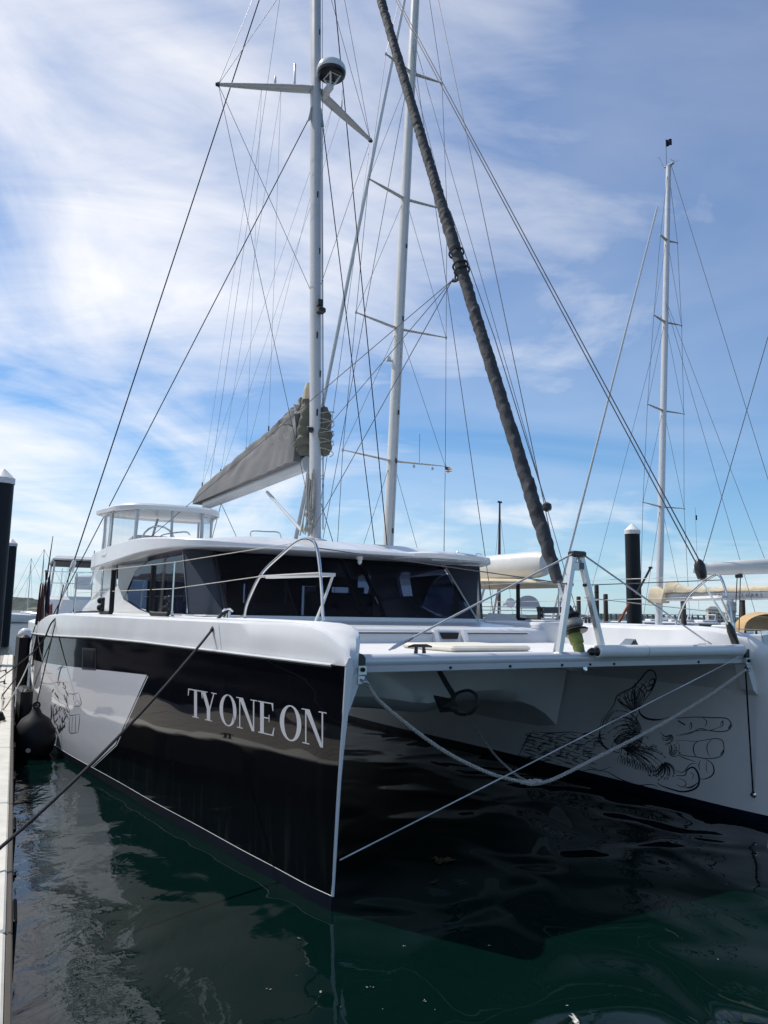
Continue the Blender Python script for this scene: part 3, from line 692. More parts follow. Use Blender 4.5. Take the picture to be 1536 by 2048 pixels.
# furling drum and lime cover behind the post
dc = Vector((MID+.03, .20, 2.07)); ja = Vector((0, .38, 1)).normalized()
fdm = obj('furling_drum', lathe([(.03,-.02),(.13,-.015),(.14,.0),(.125,.012),(.085,.03),(.08,.09),(.10,.13),(.115,.15),(.11,.17),(.06,.19),(.04,.26)], 24, dc, ja), 'black_plastic', CAT)
obj('rope_coil', lathe([(.082,.035),(.105,.05),(.11,.08),(.10,.11),(.082,.12)], 20, dc, ja), 'rope_grey', fdm)
obj('green_cover', lathe([(.03,-.22),(.05,-.215),(.056,-.15),(.052,-.13),(.066,-.12),(.07,-.05),(.055,-.02)], 14, dc, ja), 'green', fdm)
obj('toggle', lathe([(.02,-.40),(.028,-.38),(.03,-.26),(.02,-.24)], 10, dc, ja), 'steel', fdm)
# roller tube lying on the beam, lamp, cushion, cleats
a, b = BY(1194,1314,-.01), BY(1483,1309,-.01); a.z = b.z = 1.885
rtub = obj('roller_tube', tube([a, a+(b-a)*.004, b-(b-a)*.004, b], [.055,.062,.062,.056], 20), 'tube_white', CAT)
obj('tube_band', tube([a+(b-a)*.30, a+(b-a)*.306], .0645, 20), 'alu', rtub)
obj('tube_knuckle', tube([a-(b-a)*.05, a-(b-a)*.03, a-(b-a)*.012, a], [.02,.04,.03,.045], 10), 'black_plastic', rtub)
obj('tube_end', lathe([(.02,0),(.052,.002),(.05,.02),(.03,.05),(.015,.08)], 16, b, (1,0,0)), 'steel', rtub)
lp = BY(1250,1297,.28)
lt = obj('deck_lamp', prism([Vector((lp.x-.17, .25, 1.85)), Vector((lp.x+.02, .25, 1.86)), Vector((lp.x+.10, .25, 1.99)), Vector((lp.x-.02, .25, 2.0)), Vector((lp.x-.14, .25, 1.92))], (0, .13, 0)), 'alu', CAT, smooth=False)
obj('lamp_lens', prism([Vector((lp.x+.0, .24, 1.88)), Vector((lp.x+.07, .23, 1.87)), Vector((lp.x+.155, .24, 1.935)), Vector((lp.x+.115, .24, 1.995))], (0, .11, 0)), 'black_plastic', lt, smooth=False)
c0, c1 = BZ(885,1300,1.86), BZ(1062,1300,1.86)
obj('sun_cushion', bevbox(BY(905,1300,.75).x, BY(1063,1300,.75).x, .75, 1.7, 1.852, 1.91, .02), 'cushion', CAT)
def cleat(p, ang=0, parent=CAT, m='black_plastic', s=1.0, name='cleat'):
    v = join(tube([Vector((-.13,0,.06)), Vector((-.07,0,.07)), Vector((.07,0,.07)), Vector((.13,0,.06))], [.008,.016,.016,.008], 8), tube([Vector((-.045,0,0)), Vector((-.04,0,.068))], [.02,.014], 8), tube([Vector((.045,0,0)), Vector((.04,0,.068))], [.02,.014], 8))
    return obj(name, v, m, parent, loc=p, rot=(0,0,ang), scl=(s,s,s))
cleat(Vector((BY(840,1298,.6).x, .6, 1.852)))
bcl = BX(455,1222,-.02); BCL = Vector((-.02, bcl.y, 2.135))
cleat(BCL, R(90), m='steel', s=1.25); cleat(Vector((WC+.02, bcl.y, 2.135)), R(90), m='steel', s=1.25)
ncl = BX(815,1213,MID)
# port mooring bits on the foredeck edge
cleat(Vector((WC-.30, 2.35, 2.135)), R(80))
cleat(Vector((BY(1405,1302,.35).x, .35, 1.853)), R(10))

# ---- pulpits, stanchions, lifelines
def PP(v, s_): return Vector(v) if s_ == 0 else Vector((WC-v[0], v[1]*.62-.28, 2.13+(v[2]-2.13)*.8))
def P_(v, side): return Vector(v) if side == 0 else Vector((WC-v[0], v[1], v[2]))
for s_ in (0, 1):
    pts = curve([PP(p, s_) for p in ((.02,2.21,2.13),(.03,2.15,2.3),(.06,1.87,2.58),(.12,1.45,2.78),(.15,1.17,2.875),(.2,1.03,2.88),(.22,.92,2.80),(.22,.82,2.54),(.22,.74,2.12))], 6)
    pu = obj('pulpit', tube(pts, .0145, 10), 'steel', CAT)
    obj('pulpit_rail', tube([PP((.05,1.9,2.56), s_), PP((.22,.82,2.56), s_)], .012, 8), 'steel', pu)
    seat = [PP(p, s_) for p in ((.06,1.75,2.535),(.12,1.72,2.535),(.36,.86,2.535),(.35,.78,2.535),(.22,.80,2.535))]
    obj('pulpit_seat', prism(seat, (0,0,.03)), 'tube_white', pu, smooth=False)
    obj('seat_strut', tube([PP((.34,.82,2.535), s_), PP((.24,.79,2.3), s_), PP((.16,.77,2.13), s_)], .012, 8), 'tube_white', pu)
    for p in ((.02,2.21,2.13),(.22,.74,2.12)): obj('foot', lathe([(.035,0),(.035,.008),(.02,.02),(.018,.05)], 12, PP(p, s_)), 'steel', pu)
    tops, mids = [PP((.15,1.2,2.86), s_)], [PP((.05,1.9,2.56), s_)]
    sts = [deckpt(343, .15).y, deckpt(200, .15).y, deckpt(148, .15).y]
    for yy in sts:
        xx = -ho(yy) + .15; b = P_((xx, yy, 2.13), s_); t = P_((xx, yy, 2.78), s_)
        st_ = obj('stanchion', tube([b, t], .0125, 8), 'steel', CAT)
        obj('stanchion_foot', lathe([(.035,0),(.035,.01),(.018,.03),(.018,.07)], 10, b), 'steel', st_)
        tops.append(t + Vector((0,0,-.01))); mids.append(P_((xx, yy, 2.46), s_))
    for seq in (tops, mids):
        for a, b in zip(seq, seq[1:]): obj('lifeline', tube([a, b], .0045, 6), 'rope_white', CAT)
# forward lifelines from the pulpits to the striker post
for s_ in (0, 1):
    a = PP((.21,.95,2.80), s_); b = Vector((MID + (-.07 if s_ == 0 else .07), .10, 2.52))
    obj('lifeline', tube([a, b], .005, 6), 'wire', CAT); obj('lifeline_fitting', tube([b, b+(a-b)*.03], .016, 8), 'black_plastic', CAT)
    c = PP((.24,.79,2.32), s_); d = P_((1.2,2.9,2.06), s_)
    d2 = Vector((MID + (-.1 if s_ == 0 else .1), .12, 2.40))
    if s_ == 1: obj('lifeline', tube([c, d2], .0045, 6), 'rope_white', CAT)
# black L-shaped fender racks at the gates
def rack(y, dy, s_):
    def q(yy, z, o=.16): return P_((-ho(yy)+o, yy, z), s_)
    P = [q(y, 2.76), q(y, 2.5), q(y, 2.26), q(y, 2.19), q(y+dy*.12, 2.16), q(y+dy*.5, 2.155), q(y+dy, 2.155)]
    r = obj('fender_rack', tube(curve(P, 5), .034, 8), 'rubber', CAT)
    b0 = q(y+dy, 2.13)
    obj('rack_clamp', bevbox(b0.x-.025, b0.x+.025, b0.y-.025, b0.y+.025, 2.13, 2.38, .008), 'black_plastic', r)
    for z in (2.23, 2.33): obj('rack_knob', lathe([(.02,0),(.042,.008),(.042,.03),(.02,.04)], 14, b0 + Vector((-.03 if s_ == 0 else .03, -.01, z-2.13)), (-1 if s_ == 0 else 1,-.7,0)), 'black_plastic', r)
r1, r1b, r2_, r2b = deckpt(222, .16).y, deckpt(204, .16).y, deckpt(302, .16).y, deckpt(338, .16).y
rack(r1, r1b-r1, 0); rack(r2_, r2b-r2_, 0); rack(r2_+.4, r2b-r2_, 1)

# ---- cabin
cab = obj('cabin_base', loft([[Vector((x, y, z)) for x, y in ((.55,4.44),(.16,4.85),(-.20,7.4),(-.30,10.4),(WC+.30,10.4),(WC+.20,7.4),(WC-.16,4.85),(WC-.55,4.44))] for z in (1.78, 2.16)], closed=True, cap0=True), 'gel', CAT, smooth=False)
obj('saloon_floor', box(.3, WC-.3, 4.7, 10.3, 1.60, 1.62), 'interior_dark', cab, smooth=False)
ZG0, ZG1 = 2.13, 3.06
def fpt(x, z): t = (z-ZG0)/(ZG1-ZG0); return Vector((lerp(x, MID+(x-MID)*.975, t), lerp(4.46, 5.32, t), z))
xs_ = [.62, 1.62, 2.70, 3.05, 4.66]
for i in range(4):
    a, b = xs_[i], xs_[i+1]; g = .012
    q = [fpt(a+g, ZG0), fpt(b-g, ZG0), fpt(b-g, ZG1), fpt(a+g, ZG1)]
    obj('windscreen_pane', prism(q, (0, .012, .004)), 'glass', CAT, smooth=False)
for x, w in ((1.62, .014), (2.70, .03), (3.05, .03)):
    q = [fpt(x-w, ZG0) + Vector((0,.014,0)), fpt(x+w, ZG0) + Vector((0,.014,0)), fpt(x+w, ZG1) + Vector((0,.014,0)), fpt(x-w, ZG1) + Vector((0,.014,0))]
    obj('mullion', prism(q, (0, .05, .01)), 'black_plastic', CAT, smooth=False)
hd_ = fpt(3.02, 2.42); obj('door_handle', tube([fpt(3.0, 2.36)+Vector((0,-.03,0)), fpt(3.0, 2.46)+Vector((0,-.03,0))], .01, 8), 'steel', CAT)
for s_ in (0, 1):
    fq = [P_(v, s_) for v in ((.60,4.445,ZG0),(.19,4.83,ZG0),(.12,5.02,3.04),(.66,5.31,3.06))]
    obj('corner_pillar', prism(fq, P_((.0,.03,0),0)), 'greypanel', CAT, smooth=False)
    ed = [P_((.60,4.43,ZG0), s_), P_((.66,5.295,3.06), s_)]
    obj('windscreen_trim', tube(ed, .014, 6), 'alu' if s_ else 'black_plastic', CAT)
    # side windows: two panes, black frame, white coaming aft
    def sp(y, z):
        base = lerp(.19, -.20, (y-4.83)/2.57) if y < 7.4 else lerp(-.2, -.3, (y-7.4)/3.0)
        return P_((base + (z-ZG0)*.02, y, z), s_)
    q = [sp(4.90, 2.15), sp(5.75, 2.17), sp(5.72, 2.98), sp(5.03, 2.98)]; obj('side_window', prism(q, (.01 if s_ == 0 else -.01, 0, 0)), 'glass', CAT, smooth=False)
    q = [sp(5.80, 2.17), sp(6.6, 2.24), sp(7.25, 2.38), sp(6.85, 2.80), sp(6.35, 2.93), sp(5.77, 2.98)]; obj('side_window', prism(q, (.01 if s_ == 0 else -.01, 0, 0)), 'glass', CAT, smooth=False)
    q = [sp(5.70, 2.16), sp(5.85, 2.17), sp(5.80, 2.99), sp(5.68, 2.99)]; obj('window_frame', prism(q, (.03 if s_ == 0 else -.03, 0, 0)), 'black_plastic', CAT, smooth=False)
    q = [sp(6.85, 2.80), sp(7.25, 2.38), sp(7.6, 2.60), sp(7.7, 2.95), sp(6.35, 2.95)]; obj('dark_infill', prism(q, (.03 if s_ == 0 else -.03, 0, 0)), 'greypanel', CAT, smooth=False)
    q = [sp(5.80, 2.10), sp(6.6, 2.22), sp(7.25, 2.37), sp(7.6, 2.58), sp(8.9, 2.56), sp(10.3, 2.2), sp(10.3, 2.0)]; obj('coaming', prism(q, (.06 if s_ == 0 else -.06, 0, 0)), 'gel', CAT, smooth=False)
    q = [sp(8.0, 2.55), sp(9.6, 2.35), sp(9.3, 3.0), sp(8.2, 3.0)]; obj('roof_support', prism(q, (.08 if s_ == 0 else -.08, 0, 0)), 'gel', CAT, smooth=False)
obj('dimming_headliner', box(.45, WC-.45, 5.45, 9.55, 3.0, 3.03), 'interior_dark', CAT, smooth=False)  # dark ceiling panel added to dim the saloon behind the glass
# saloon furniture seen through the glass
obj('galley_counter', bevbox(.9, 2.3, 6.0, 6.6, 1.62, 2.35, .02), 'interior', CAT)
obj('saloon_seat', bevbox(3.2, 4.6, 5.9, 7.6, 1.62, 2.12, .05), 'interior', CAT)
obj('saloon_seat_back', bevbox(3.2, 4.6, 7.6, 7.8, 1.9, 2.6, .05), 'interior', CAT)
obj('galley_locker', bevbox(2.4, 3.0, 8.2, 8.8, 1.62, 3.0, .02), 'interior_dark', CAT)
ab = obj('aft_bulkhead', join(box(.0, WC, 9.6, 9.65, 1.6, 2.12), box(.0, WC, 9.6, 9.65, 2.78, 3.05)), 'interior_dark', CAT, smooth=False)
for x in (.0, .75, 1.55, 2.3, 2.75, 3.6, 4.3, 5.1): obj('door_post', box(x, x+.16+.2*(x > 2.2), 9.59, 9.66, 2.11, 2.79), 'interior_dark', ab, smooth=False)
def drape(x0, x1, y, z0, z1):
    secs = []
    for i in range(41):
        u = i/40; x = lerp(x0, x1, u); d = .03*math.sin(u*34)+.012*math.sin(u*81+1)
        secs.append([Vector((x, y+d, z0)), Vector((x, y+d*.7, z1))])
    return loft(secs)
for x0, x1, y, z0, z1 in ((.80,1.50,9.56,2.13,2.77), (1.75,2.28,9.56,2.13,2.77), (3.2,3.58,9.56,2.13,2.77), (4.0,4.28,9.56,2.13,2.77)):
    obj('curtain', drape(x0, x1, y, z0, z1), 'curtain', CAT)
# roof: rings from underside to crown
half = [(MID,4.02),(1.9,4.05),(1.1,4.14),(.55,4.32),(.16,4.66),(-.10,5.2),(-.26,6.0),(-.33,7.0),(-.36,8.2),(-.34,9.4),(-.1,10.2),(.6,10.6),(MID,10.7)]
zl = [3.045,3.045,3.045,3.05,3.055,3.045,3.02,2.98,2.95,2.93,2.93,2.95,2.95]
zu = [3.10,3.10,3.11,3.135,3.17,3.21,3.25,3.26,3.24,3.2,3.18,3.18,3.18]
ringpts = [(x, y, a, b) for (x, y), a, b in zip(half, zl, zu)] + [(WC-x, y, a, b) for (x, y), a, b in list(zip(half, zl, zu))[-2:0:-1]]
def smooth_ring(rp, n=4):
    m_ = len(rp); o = []
    for i in range(m_):
        a, b, c, d = [Vector(rp[(i+k) % m_]) for k in (-1, 0, 1, 2)]
        for k in range(n):
            t = k/n; o.append(0.5*((2*b)+(c-a)*t+(2*a-5*b+4*c-d)*t*t+(3*b-a-3*c+d)*t**3))
    return o
ringpts = smooth_ring(ringpts)
cen = Vector((MID, 7.2))
def rr(i_, z):   # ring inset by i_ metres towards the centre
    o = []
    for p in ringpts:
        d = Vector((p[0], p[1])) - cen; k = max(0.0, 1 - i_/d.length); q = cen + d*k; o.append(Vector((q.x, q.y, z(p))))
    return o
crown = lambda p: 3.33
roof = obj('cabin_roof', loft([rr(1.4, lambda p: 3.07), rr(.35, lambda p: p[2]+.012), rr(.03, lambda p: p[2]), rr(.008, lambda p: p[2]+.004), rr(.0, lambda p: p[2]+.02), rr(.012, lambda p: p[3]-.02), rr(.03, lambda p: p[3]-.004), rr(.07, lambda p: p[3]+.006), rr(.5, lambda p: p[3]+.03), rr(1.2, lambda p: 3.31), rr(2.6, lambda p: 3.36)], closed=True, cap0=True, cap1=True), 'gel', CAT, angle=24)
vis = [Vector((x, y, 3.07)) for x, y in ((3.35,3.90),(4.0,3.90),(4.42,3.98),(4.66,4.15),(4.74,4.45),(4.5,4.8),(3.2,4.6))]
vr = smooth_ring(vis, 3)
vcen = Vector((4.0,4.3,0))
def vring(k, z): return [Vector((vcen.x+(p.x-vcen.x)*k, vcen.y+(p.y-vcen.y)*k, z)) for p in vr]
rv = obj('roof_visor', loft([vring(.8,3.035), vring(.96,3.035), vring(1,3.06), vring(1,3.10), vring(.93,3.125), vring(.5,3.16)], closed=True, cap0=True, cap1=True), 'gel', roof)
obj('vent_cone', lathe([(.07,0),(.065,.02),(.03,.06),(.004,.10)], 16, (4.35,4.5,3.13)), 'gel', roof)
obj('visor_rail', tube(curve([(4.45,4.15,3.11),(4.46,4.15,3.16),(4.62,4.25,3.17),(4.76,4.4,3.16),(4.77,4.42,3.11)], 5), .009, 8), 'steel', roof)
obj('dome_camera', join(lathe([(.05,.05),(.05,0),(.03,-.01)], 14, (2.62,4.55,3.0)), lathe([(.035,0),(.035,-.03),(.02,-.055),(.004,-.065)], 14, (2.62,4.55,2.99))), 'gel', roof)
for x, y in ((3.9,4.2),(4.3,4.1)): obj('visor_slot', tube(curve([(x-.25,y-.02,3.03),(x,y-.05,3.025),(x+.4,y+.12,3.03)], 4), .012, 6), 'alu_raw', roof)
for a in ((1.3,5.6),): obj('roof_rail', tube(curve([(a[0],a[1],3.34),(a[0]+.02,a[1],3.42),(a[0]+.25,a[1],3.43),(a[0]+.45,a[1],3.43),(a[0]+.5,a[1],3.34)], 5), .01, 8), 'steel', roof)
hr = [BX(x, y, .55) for x, y in ((318,1078),(325,1070),(345,1066),(372,1064),(380,1070))]
obj('roof_rail', tube(curve(hr, 4), .011, 8), 'steel', roof)
# ---- helm station hardtop
ZT = 3.84
pl = [(-.36,7.85),(-.24,7.4),(0.02,7.14),(.5,7.04),(1.05,7.06),(1.36,7.35),(1.46,7.9),(1.46,8.7),(-.31,8.7)]
pr = smooth_ring([Vector((x, y, 0)) for x, y in pl], 3); pc = Vector((.55,7.9,0))
def hring(k, z): return [Vector((pc.x+(p.x-pc.x)*k, pc.y+(p.y-pc.y)*k, z)) for p in pr]
ht = obj('helm_hardtop', loft([hring(.5,ZT+.03), hring(.94,ZT+.02), hring(.97,ZT-.02), hring(1.0,ZT-.015), hring(1.005,ZT+.05), hring(.96,ZT+.085), hring(.7,ZT+.11)], closed=True, cap0=True, cap1=True), 'gel', CAT, angle=30)
obj('solar_panel', bevbox(.15, 1.1, 7.5, 8.4, ZT+.115, ZT+.13, .004), 'gel', ht)
for a, b in (((-.31,7.9,3.15),(-.29,7.9,ZT)), ((-.05,7.24,3.2),(-.02,7.24,ZT)), ((.5,7.12,3.25),(.5,7.12,ZT)), ((1.0,7.14,3.3),(1.0,7.14,ZT)), ((1.36,7.8,3.3),(1.38,7.8,ZT)), ((-.28,8.55,2.9),(-.28,8.55,ZT)), ((.45,8.5,3.2),(.6,8.5,ZT)), ((1.38,8.6,3.2),(1.38,8.6,ZT))):
    obj('hardtop_post', tube([a, b], .022, 8), 'alu', ht)
for (x0, y0), (x1, y1) in (((-.30,8.55),(-.32,7.92)), ((-.31,7.88),(-.05,7.26)), ((1.03,7.16),(1.36,7.78))):
    secs = []
    for i in range(25):
        u = i/24; x = lerp(x0, x1, u); y = lerp(y0, y1, u); d = .014*math.sin(u*25)
        secs.append([Vector((x-.02+d, y+d, 3.12)), Vector((x+d*.5, y, 3.5)), Vector((x, y, ZT-.02))])
    obj('clear_curtain', loft(secs), 'vinyl', ht)
    for i in (0, 24): obj('curtain_border', tube([secs[i][0], secs[i][1], secs[i][2]], .014, 6), 'gel', ht)
    for k in (0, 2): obj('curtain_border', tube([q_[k] for q_ in secs[::4]], .012, 6), 'gel', ht)
obj('curtain_hem', tube(curve([(-.33,8.55,3.12),(-.34,7.9,3.12),(-.08,7.22,3.2)], 6), .016, 6), 'gel', ht)
obj('helm_seat', bevbox(.1, .8, 8.1, 8.5, 3.0, 3.5, .06), 'gel', ht)
obj('helm_wheel', tube([Vector((.45+.28*math.cos(a), 7.75, 3.35+.28*math.sin(a))) for a in [2*math.pi*k/20 for k in range(21)]], .015, 6), 'steel', ht)
obj('spray_skirt', loft([[Vector((-.38,9.2,2.6)), Vector((-.34,8.6,3.15))], [Vector((-.36,8.3,2.95)), Vector((-.34,8.0,3.14))]]), 'alu', ht, smooth=False)

# ---- mast and standing rigging
def mast_p(z): return Vector((MID, 6.20 + (z-3.5)*.066, z))
mprof = [(.088*math.cos(2*math.pi*k/24), .145*math.sin(2*math.pi*k/24)) for k in range(24)]
mast = obj('mast', loft([[mast_p(z) + Vector((a, b, 0)) for a, b in mprof] for z in (3.3, 8, 12, 16, 19.7)], closed=True, cap0=True, cap1=True), 'alu', CAT)
obj('mast_collar', lathe([(.20,0),(.20,.03),(.15,.05)], 24, (MID, 6.19, 3.38)), 'gel', mast)
obj('mast_track', tube([mast_p(z)+Vector((0,.15,0)) for z in (3.6, 19.5)], .014, 6), 'alu_raw', mast)
TIP = [Vector((1.03, 7.55, 11.93)), Vector((WC-1.03, 7.55, 11.93))]
for i, t in enumerate(TIP):
    a = mast_p(11.95); dr = (t-a).normalized(); V = []
    secs = []
    for k, w in ((0,.11),(.3,.105),(.7,.075),(1,.045)):
        p = a.lerp(t, k); n_ = Vector((-dr.y, dr.x, 0)).normalized()
        secs.append([p + n_*w*math.cos(q) + Vector((0,0,1))*w*.42*math.sin(q) for q in [2*math.pi*j/12 for j in range(12)]])
    obj('spreader', loft(secs, closed=True, cap0=True, cap1=True), 'alu', mast)
    obj('spreader_tip', tube([t-dr*.02, t+dr*.05], [.05,.03], 8), 'black_plastic', mast)
def antenna(px, py, i, k, h, r):
    p = mast_p(11.95).lerp(TIP[i], k)
    obj('antenna', lathe([(.012,.03),(.012,.07),(r,.09),(r,.13),(r*.8,.15),(r*.75,h-.02),(r*.3,h)], 10, p), 'gel', mast)
antenna(0,0,0,.22,.52,.028); antenna(0,0,0,.42,.24,.026); antenna(0,0,1,.22,.32,.024)
p = mast_p(11.95).lerp(TIP[1], .45); obj('whip_antenna', tube([p, p+Vector((0,0,.28)), p+Vector((0,0,.30)), p+Vector((0,0,.5))], [.012,.012,.006,.004], 6), 'black_plastic', mast)
rc = BX(648,150,MID); rc = Vector((MID+.16, mast_p(12).y-.34, 12.05))
rd = obj('radar_dome', lathe([(.06,.0),(.22,.005),(.255,.04),(.265,.10)], 28, rc), 'black_plastic', mast)
obj('radar_cover', lathe([(.268,.09),(.272,.13),(.262,.19),(.235,.235),(.16,.265),(.03,.275)], 28, rc), 'gel', mast)
br = []
for dx, dy in ((-.1,.12),(.12,.1),(.13,-.12),(-.08,-.13)): br.append(tube([rc+Vector((dx*.35,dy*.3,-.16)), rc+Vector((dx,dy,.01))], .018, 6))
br.append(tube([rc+Vector((-.1,.12,.0)), rc+Vector((.12,.1,.0)), rc+Vector((.13,-.12,0)), rc+Vector((-.08,-.13,0)), rc+Vector((-.1,.12,.0))], .014, 6))
br.append(bevbox(rc.x-.07, rc.x+.05, rc.y-.03, rc.y+.34, rc.z-.24, rc.z-.13, .02))
obj('radar_bracket', join(*br), 'gel', mast)
for s_ in (0, 1):
    p = mast_p(11.35) + Vector((-.1 if s_ == 0 else .1, 0, 0)); obj('shroud_tang', prism([p+Vector((0,-.03,.2)), p+Vector((0,-.03,-.08)), p+Vector((-.07 if s_ == 0 else .07,-.03,-.12))], (0,.06,0)), 'alu', mast, smooth=False)
p = mast_p(7.55)+Vector((-.0,-.17,0)); obj('steaming_light', join(bevbox(p.x-.05,p.x+.05,p.y-.06,p.y+.03,p.z-.02,p.z+.10,.01), bevbox(p.x-.06,p.x+.08,p.y-.12,p.y+.02,p.z-.16,p.z-.06,.02)), 'black_plastic', mast)
for z in (3.95, 4.5, 4.85): obj('mast_fairlead', tube(curve([mast_p(z)+Vector((.09,0,.02)), mast_p(z)+Vector((.15,-.01,.03)), mast_p(z)+Vector((.15,-.01,-.02)), mast_p(z)+Vector((.09,0,-.03))], 4), .008, 6), 'steel', mast)
obj('mast_winch', lathe([(.05,0),(.055,.02),(.04,.05),(.045,.09),(.035,.1)], 14, mast_p(5.3)+Vector((-.09,-.05,0)), (-1,-.3,0)), 'black_plastic', mast)
for z, dx in ((5.6,-.03),(6.3,.03),(7.0,-.03),(8.6,.02),(9.7,-.02),(13.1,.02)):
    q_ = mast_p(z) + Vector((dx, -.143, 0)); obj('halyard_exit', bevbox(q_.x-.014, q_.x+.014, q_.y-.008, q_.y+.012, z-.06, z+.06, .004), 'black_plastic', mast)
def rig(a, b, r=.0055, m='wire', name='shroud', **k): return obj(name, tube([Vector(a), Vector(b)], r, 6), m, CAT)
CH = [Vector((-.86, 9.45, 2.1)), Vector((WC+.86, 9.45, 2.1))]; CH2 = [Vector((-.86, 9.9, 2.08)), Vector((WC+.86, 9.9, 2.08))]
HOUND = mast_p(17.6)
for s_ in (0, 1):
    sx = -1 if s_ == 0 else 1
    rig(HOUND+Vector((.09*sx,0,0)), CH[s_], .011, 'blackline'); rig(mast_p(11.25)+Vector((.15*sx,0,0)), CH2[s_], .0095, 'blackline')
    d = (HOUND-CH[s_]).normalized(); obj('turnbuckle', tube([CH[s_]+d*.05, CH[s_]+d*.15, CH[s_]+d*.55, CH[s_]+d*.6], [.012,.02,.02,.012], 8), 'steel', CAT)
    obj('shroud_block', tube([CH[s_]+d*.78, CH[s_]+d*.82, CH[s_]+d*.98, CH[s_]+d*1.02], [.015,.04,.04,.015], 8), 'alu_raw', CAT)
    rig(TIP[s_], mast_p(7.7), .005, name='diamond_stay'); rig(TIP[s_], mast_p(3.9)+Vector((.08*sx,0,0)), .005, name='diamond_stay')
    rig(TIP[s_], mast_p(15.2), .005, name='diamond_stay'); rig(TIP[s_], HOUND, .005, name='diamond_stay')
# halyards beside the mast
for dx, dy, z0, z1 in ((.13,-.02,3.6,11.6),(.17,.02,3.6,11.6),(.11,-.1,4.0,17)): rig(mast_p(z0)+Vector((dx,dy,0)), mast_p(z1)+Vector((dx*.8,dy,0)), .005, 'wire', 'halyard')
rig(mast_p(4.1)+Vector((.12,.05,0)), Vector((MID+.55, 6.6, 3.4)), .007, 'wire', 'halyard')
rig(Vector((.35,7.9,3.45)), BX(905,560,MID), .0055, 'wire', 'furling_line')
rig(BX(612,905,MID), BX(905,560,MID), .0055, 'wire', 'furling_line'); rig(Vector((2.0,5.0,3.35)), BX(907,556,MID), .0055, 'wire', 'furling_line')
bundle = []
for i in range(12):
    a = i*.52; x = MID-.17+.07*math.cos(a); y = 6.08+.07*math.sin(a)
    bundle.append(tube(curve([(x,y,4.5+.1*math.sin(i*2.1)), (x-.02*math.sin(i),y,4.1), (x+.03*math.cos(i*1.7)-.02,y-.02,3.75), (x-.03-.05*math.cos(i),y-.03*math.sin(i*3),3.46+.03*(i%3))], 5), .012, 6))
obj('halyard_coil', join(*bundle), 'rope_grey', mast)
bundle = []
for i in range(7): bundle.append(tube(curve([(MID-.24+.05*math.sin(i*2), 6.05+.04*math.cos(i), 3.95-.02*i), (MID-.19+.03*math.sin(i), 5.98, 3.88-.03*i), (MID-.12, 6.05, 3.94-.03*i)], 4), .014, 6))
obj('rope_lashing', join(*bundle), 'rope_grey', mast)
# ---- boom, stack pack and folded sail
BA, BB = Vector((MID, 6.62, 4.78)), BX(413,1010,MID); BB = Vector((MID, 12.45, 4.72))
bsec = lambda p, w, h: [p + Vector((w*math.cos(q), 0, h*math.sin(q))) for q in [2*math.pi*j/16 for j in range(16)]]
boom = obj('boom', loft([bsec(BA,.085,.14), bsec(BA.lerp(BB,.5),.085,.14), bsec(BB,.08,.12)], closed=True, cap0=True, cap1=True), 'alu', CAT)
secs = []; rn = random.Random(3)
for i in range(61):
    u = i/60; y = lerp(6.72, 13.05, u); base = lerp(4.88, 4.86, u); hgt = lerp(1.12, .30, u**.85) * (1 if u < .96 else 1-(u-.96)*12); w = lerp(.22, .14, u)
    sec = []
    for k in range(21):
        v = k/20; ang = math.pi*v; side = math.cos(ang)
        zz_ = math.sin(ang)
        fold = noise.noise(Vector((u*9 + zz_*2.2, side*1.5, 3))) * .045 + .022*math.sin(u*52 + zz_*5.5 + 1.3*noise.noise(Vector((u*4, zz_*2, 7))))*(zz_**.5)
        yy_, zr_ = y-6.5, max(.02, base + hgt - (base + hgt*zz_**.8) + .12)
        th = math.atan2(yy_, zr_*1.6)
        fold = fold*.6 + .05*math.sin(th*30 + 2.2*noise.noise(Vector((u*6, zz_*2, 1))))*math.exp(-u*2.2)*(1 if side < .2 else .6)
        fold *= (1.7-u*1.1)
        ww = w*(abs(side)**.55)*(1 if side > 0 else -1)
        fold *= .25 + .75*min(1, zz_*1.5)
        sec.append(Vector((MID + ww*(1-.35*zz_) + fold*(1 if side > 0 else -1)*(.3+.7*abs(side)), y, base + hgt*zz_**.8 + fold*.4)))
    sec[0].z -= .06; sec[-1].z -= .06
    secs.append(sec)
sc_ = obj('sail_cover', loft(secs, closed=True, cap0=True, cap1=True), 'canvas', boom, angle=60)
def bundle_sail(cx, cy, z0, z1, r0, seed, nf):
    secs = []
    for i in range(nf*10+1):
        u = i/(nf*10); z = lerp(z0, z1, u); ph = u*nf + .35*noise.noise(Vector((u*5, seed, 1)))
        r = r0*(.80 + .20*abs(math.sin(math.pi*ph))**.7 + .30*noise.noise(Vector((z*5.5, seed, 9))))*(math.sin(math.pi*min(1, .12+u*.80))**.35)*lerp(1.05, .62, u)
        sec = []
        for k in range(20):
            a = 2*math.pi*k/20; dn_ = noise.noise(Vector((math.cos(a)*1.3, math.sin(a)*1.3, z*3.5+seed)))
            sec.append(Vector((cx + (r*(1+.55*dn_))*math.cos(a), cy + r*(1+.3*dn_)*math.sin(a), z + .05*noise.noise(Vector((math.cos(a)*2, math.sin(a)*2, z*2+seed*3))))))
        secs.append(sec)
    return loft(secs, closed=True, cap0=True, cap1=True)
obj('folded_sail', bundle_sail(MID-.02, 6.66, 4.92, 6.0, .20, 1.7, 6), 'sailcloth', boom, angle=70)
obj('folded_sail', bundle_sail(MID+.13, 6.25, 4.9, 5.72, .17, 5.1, 4), 'sailcloth', boom, angle=70)
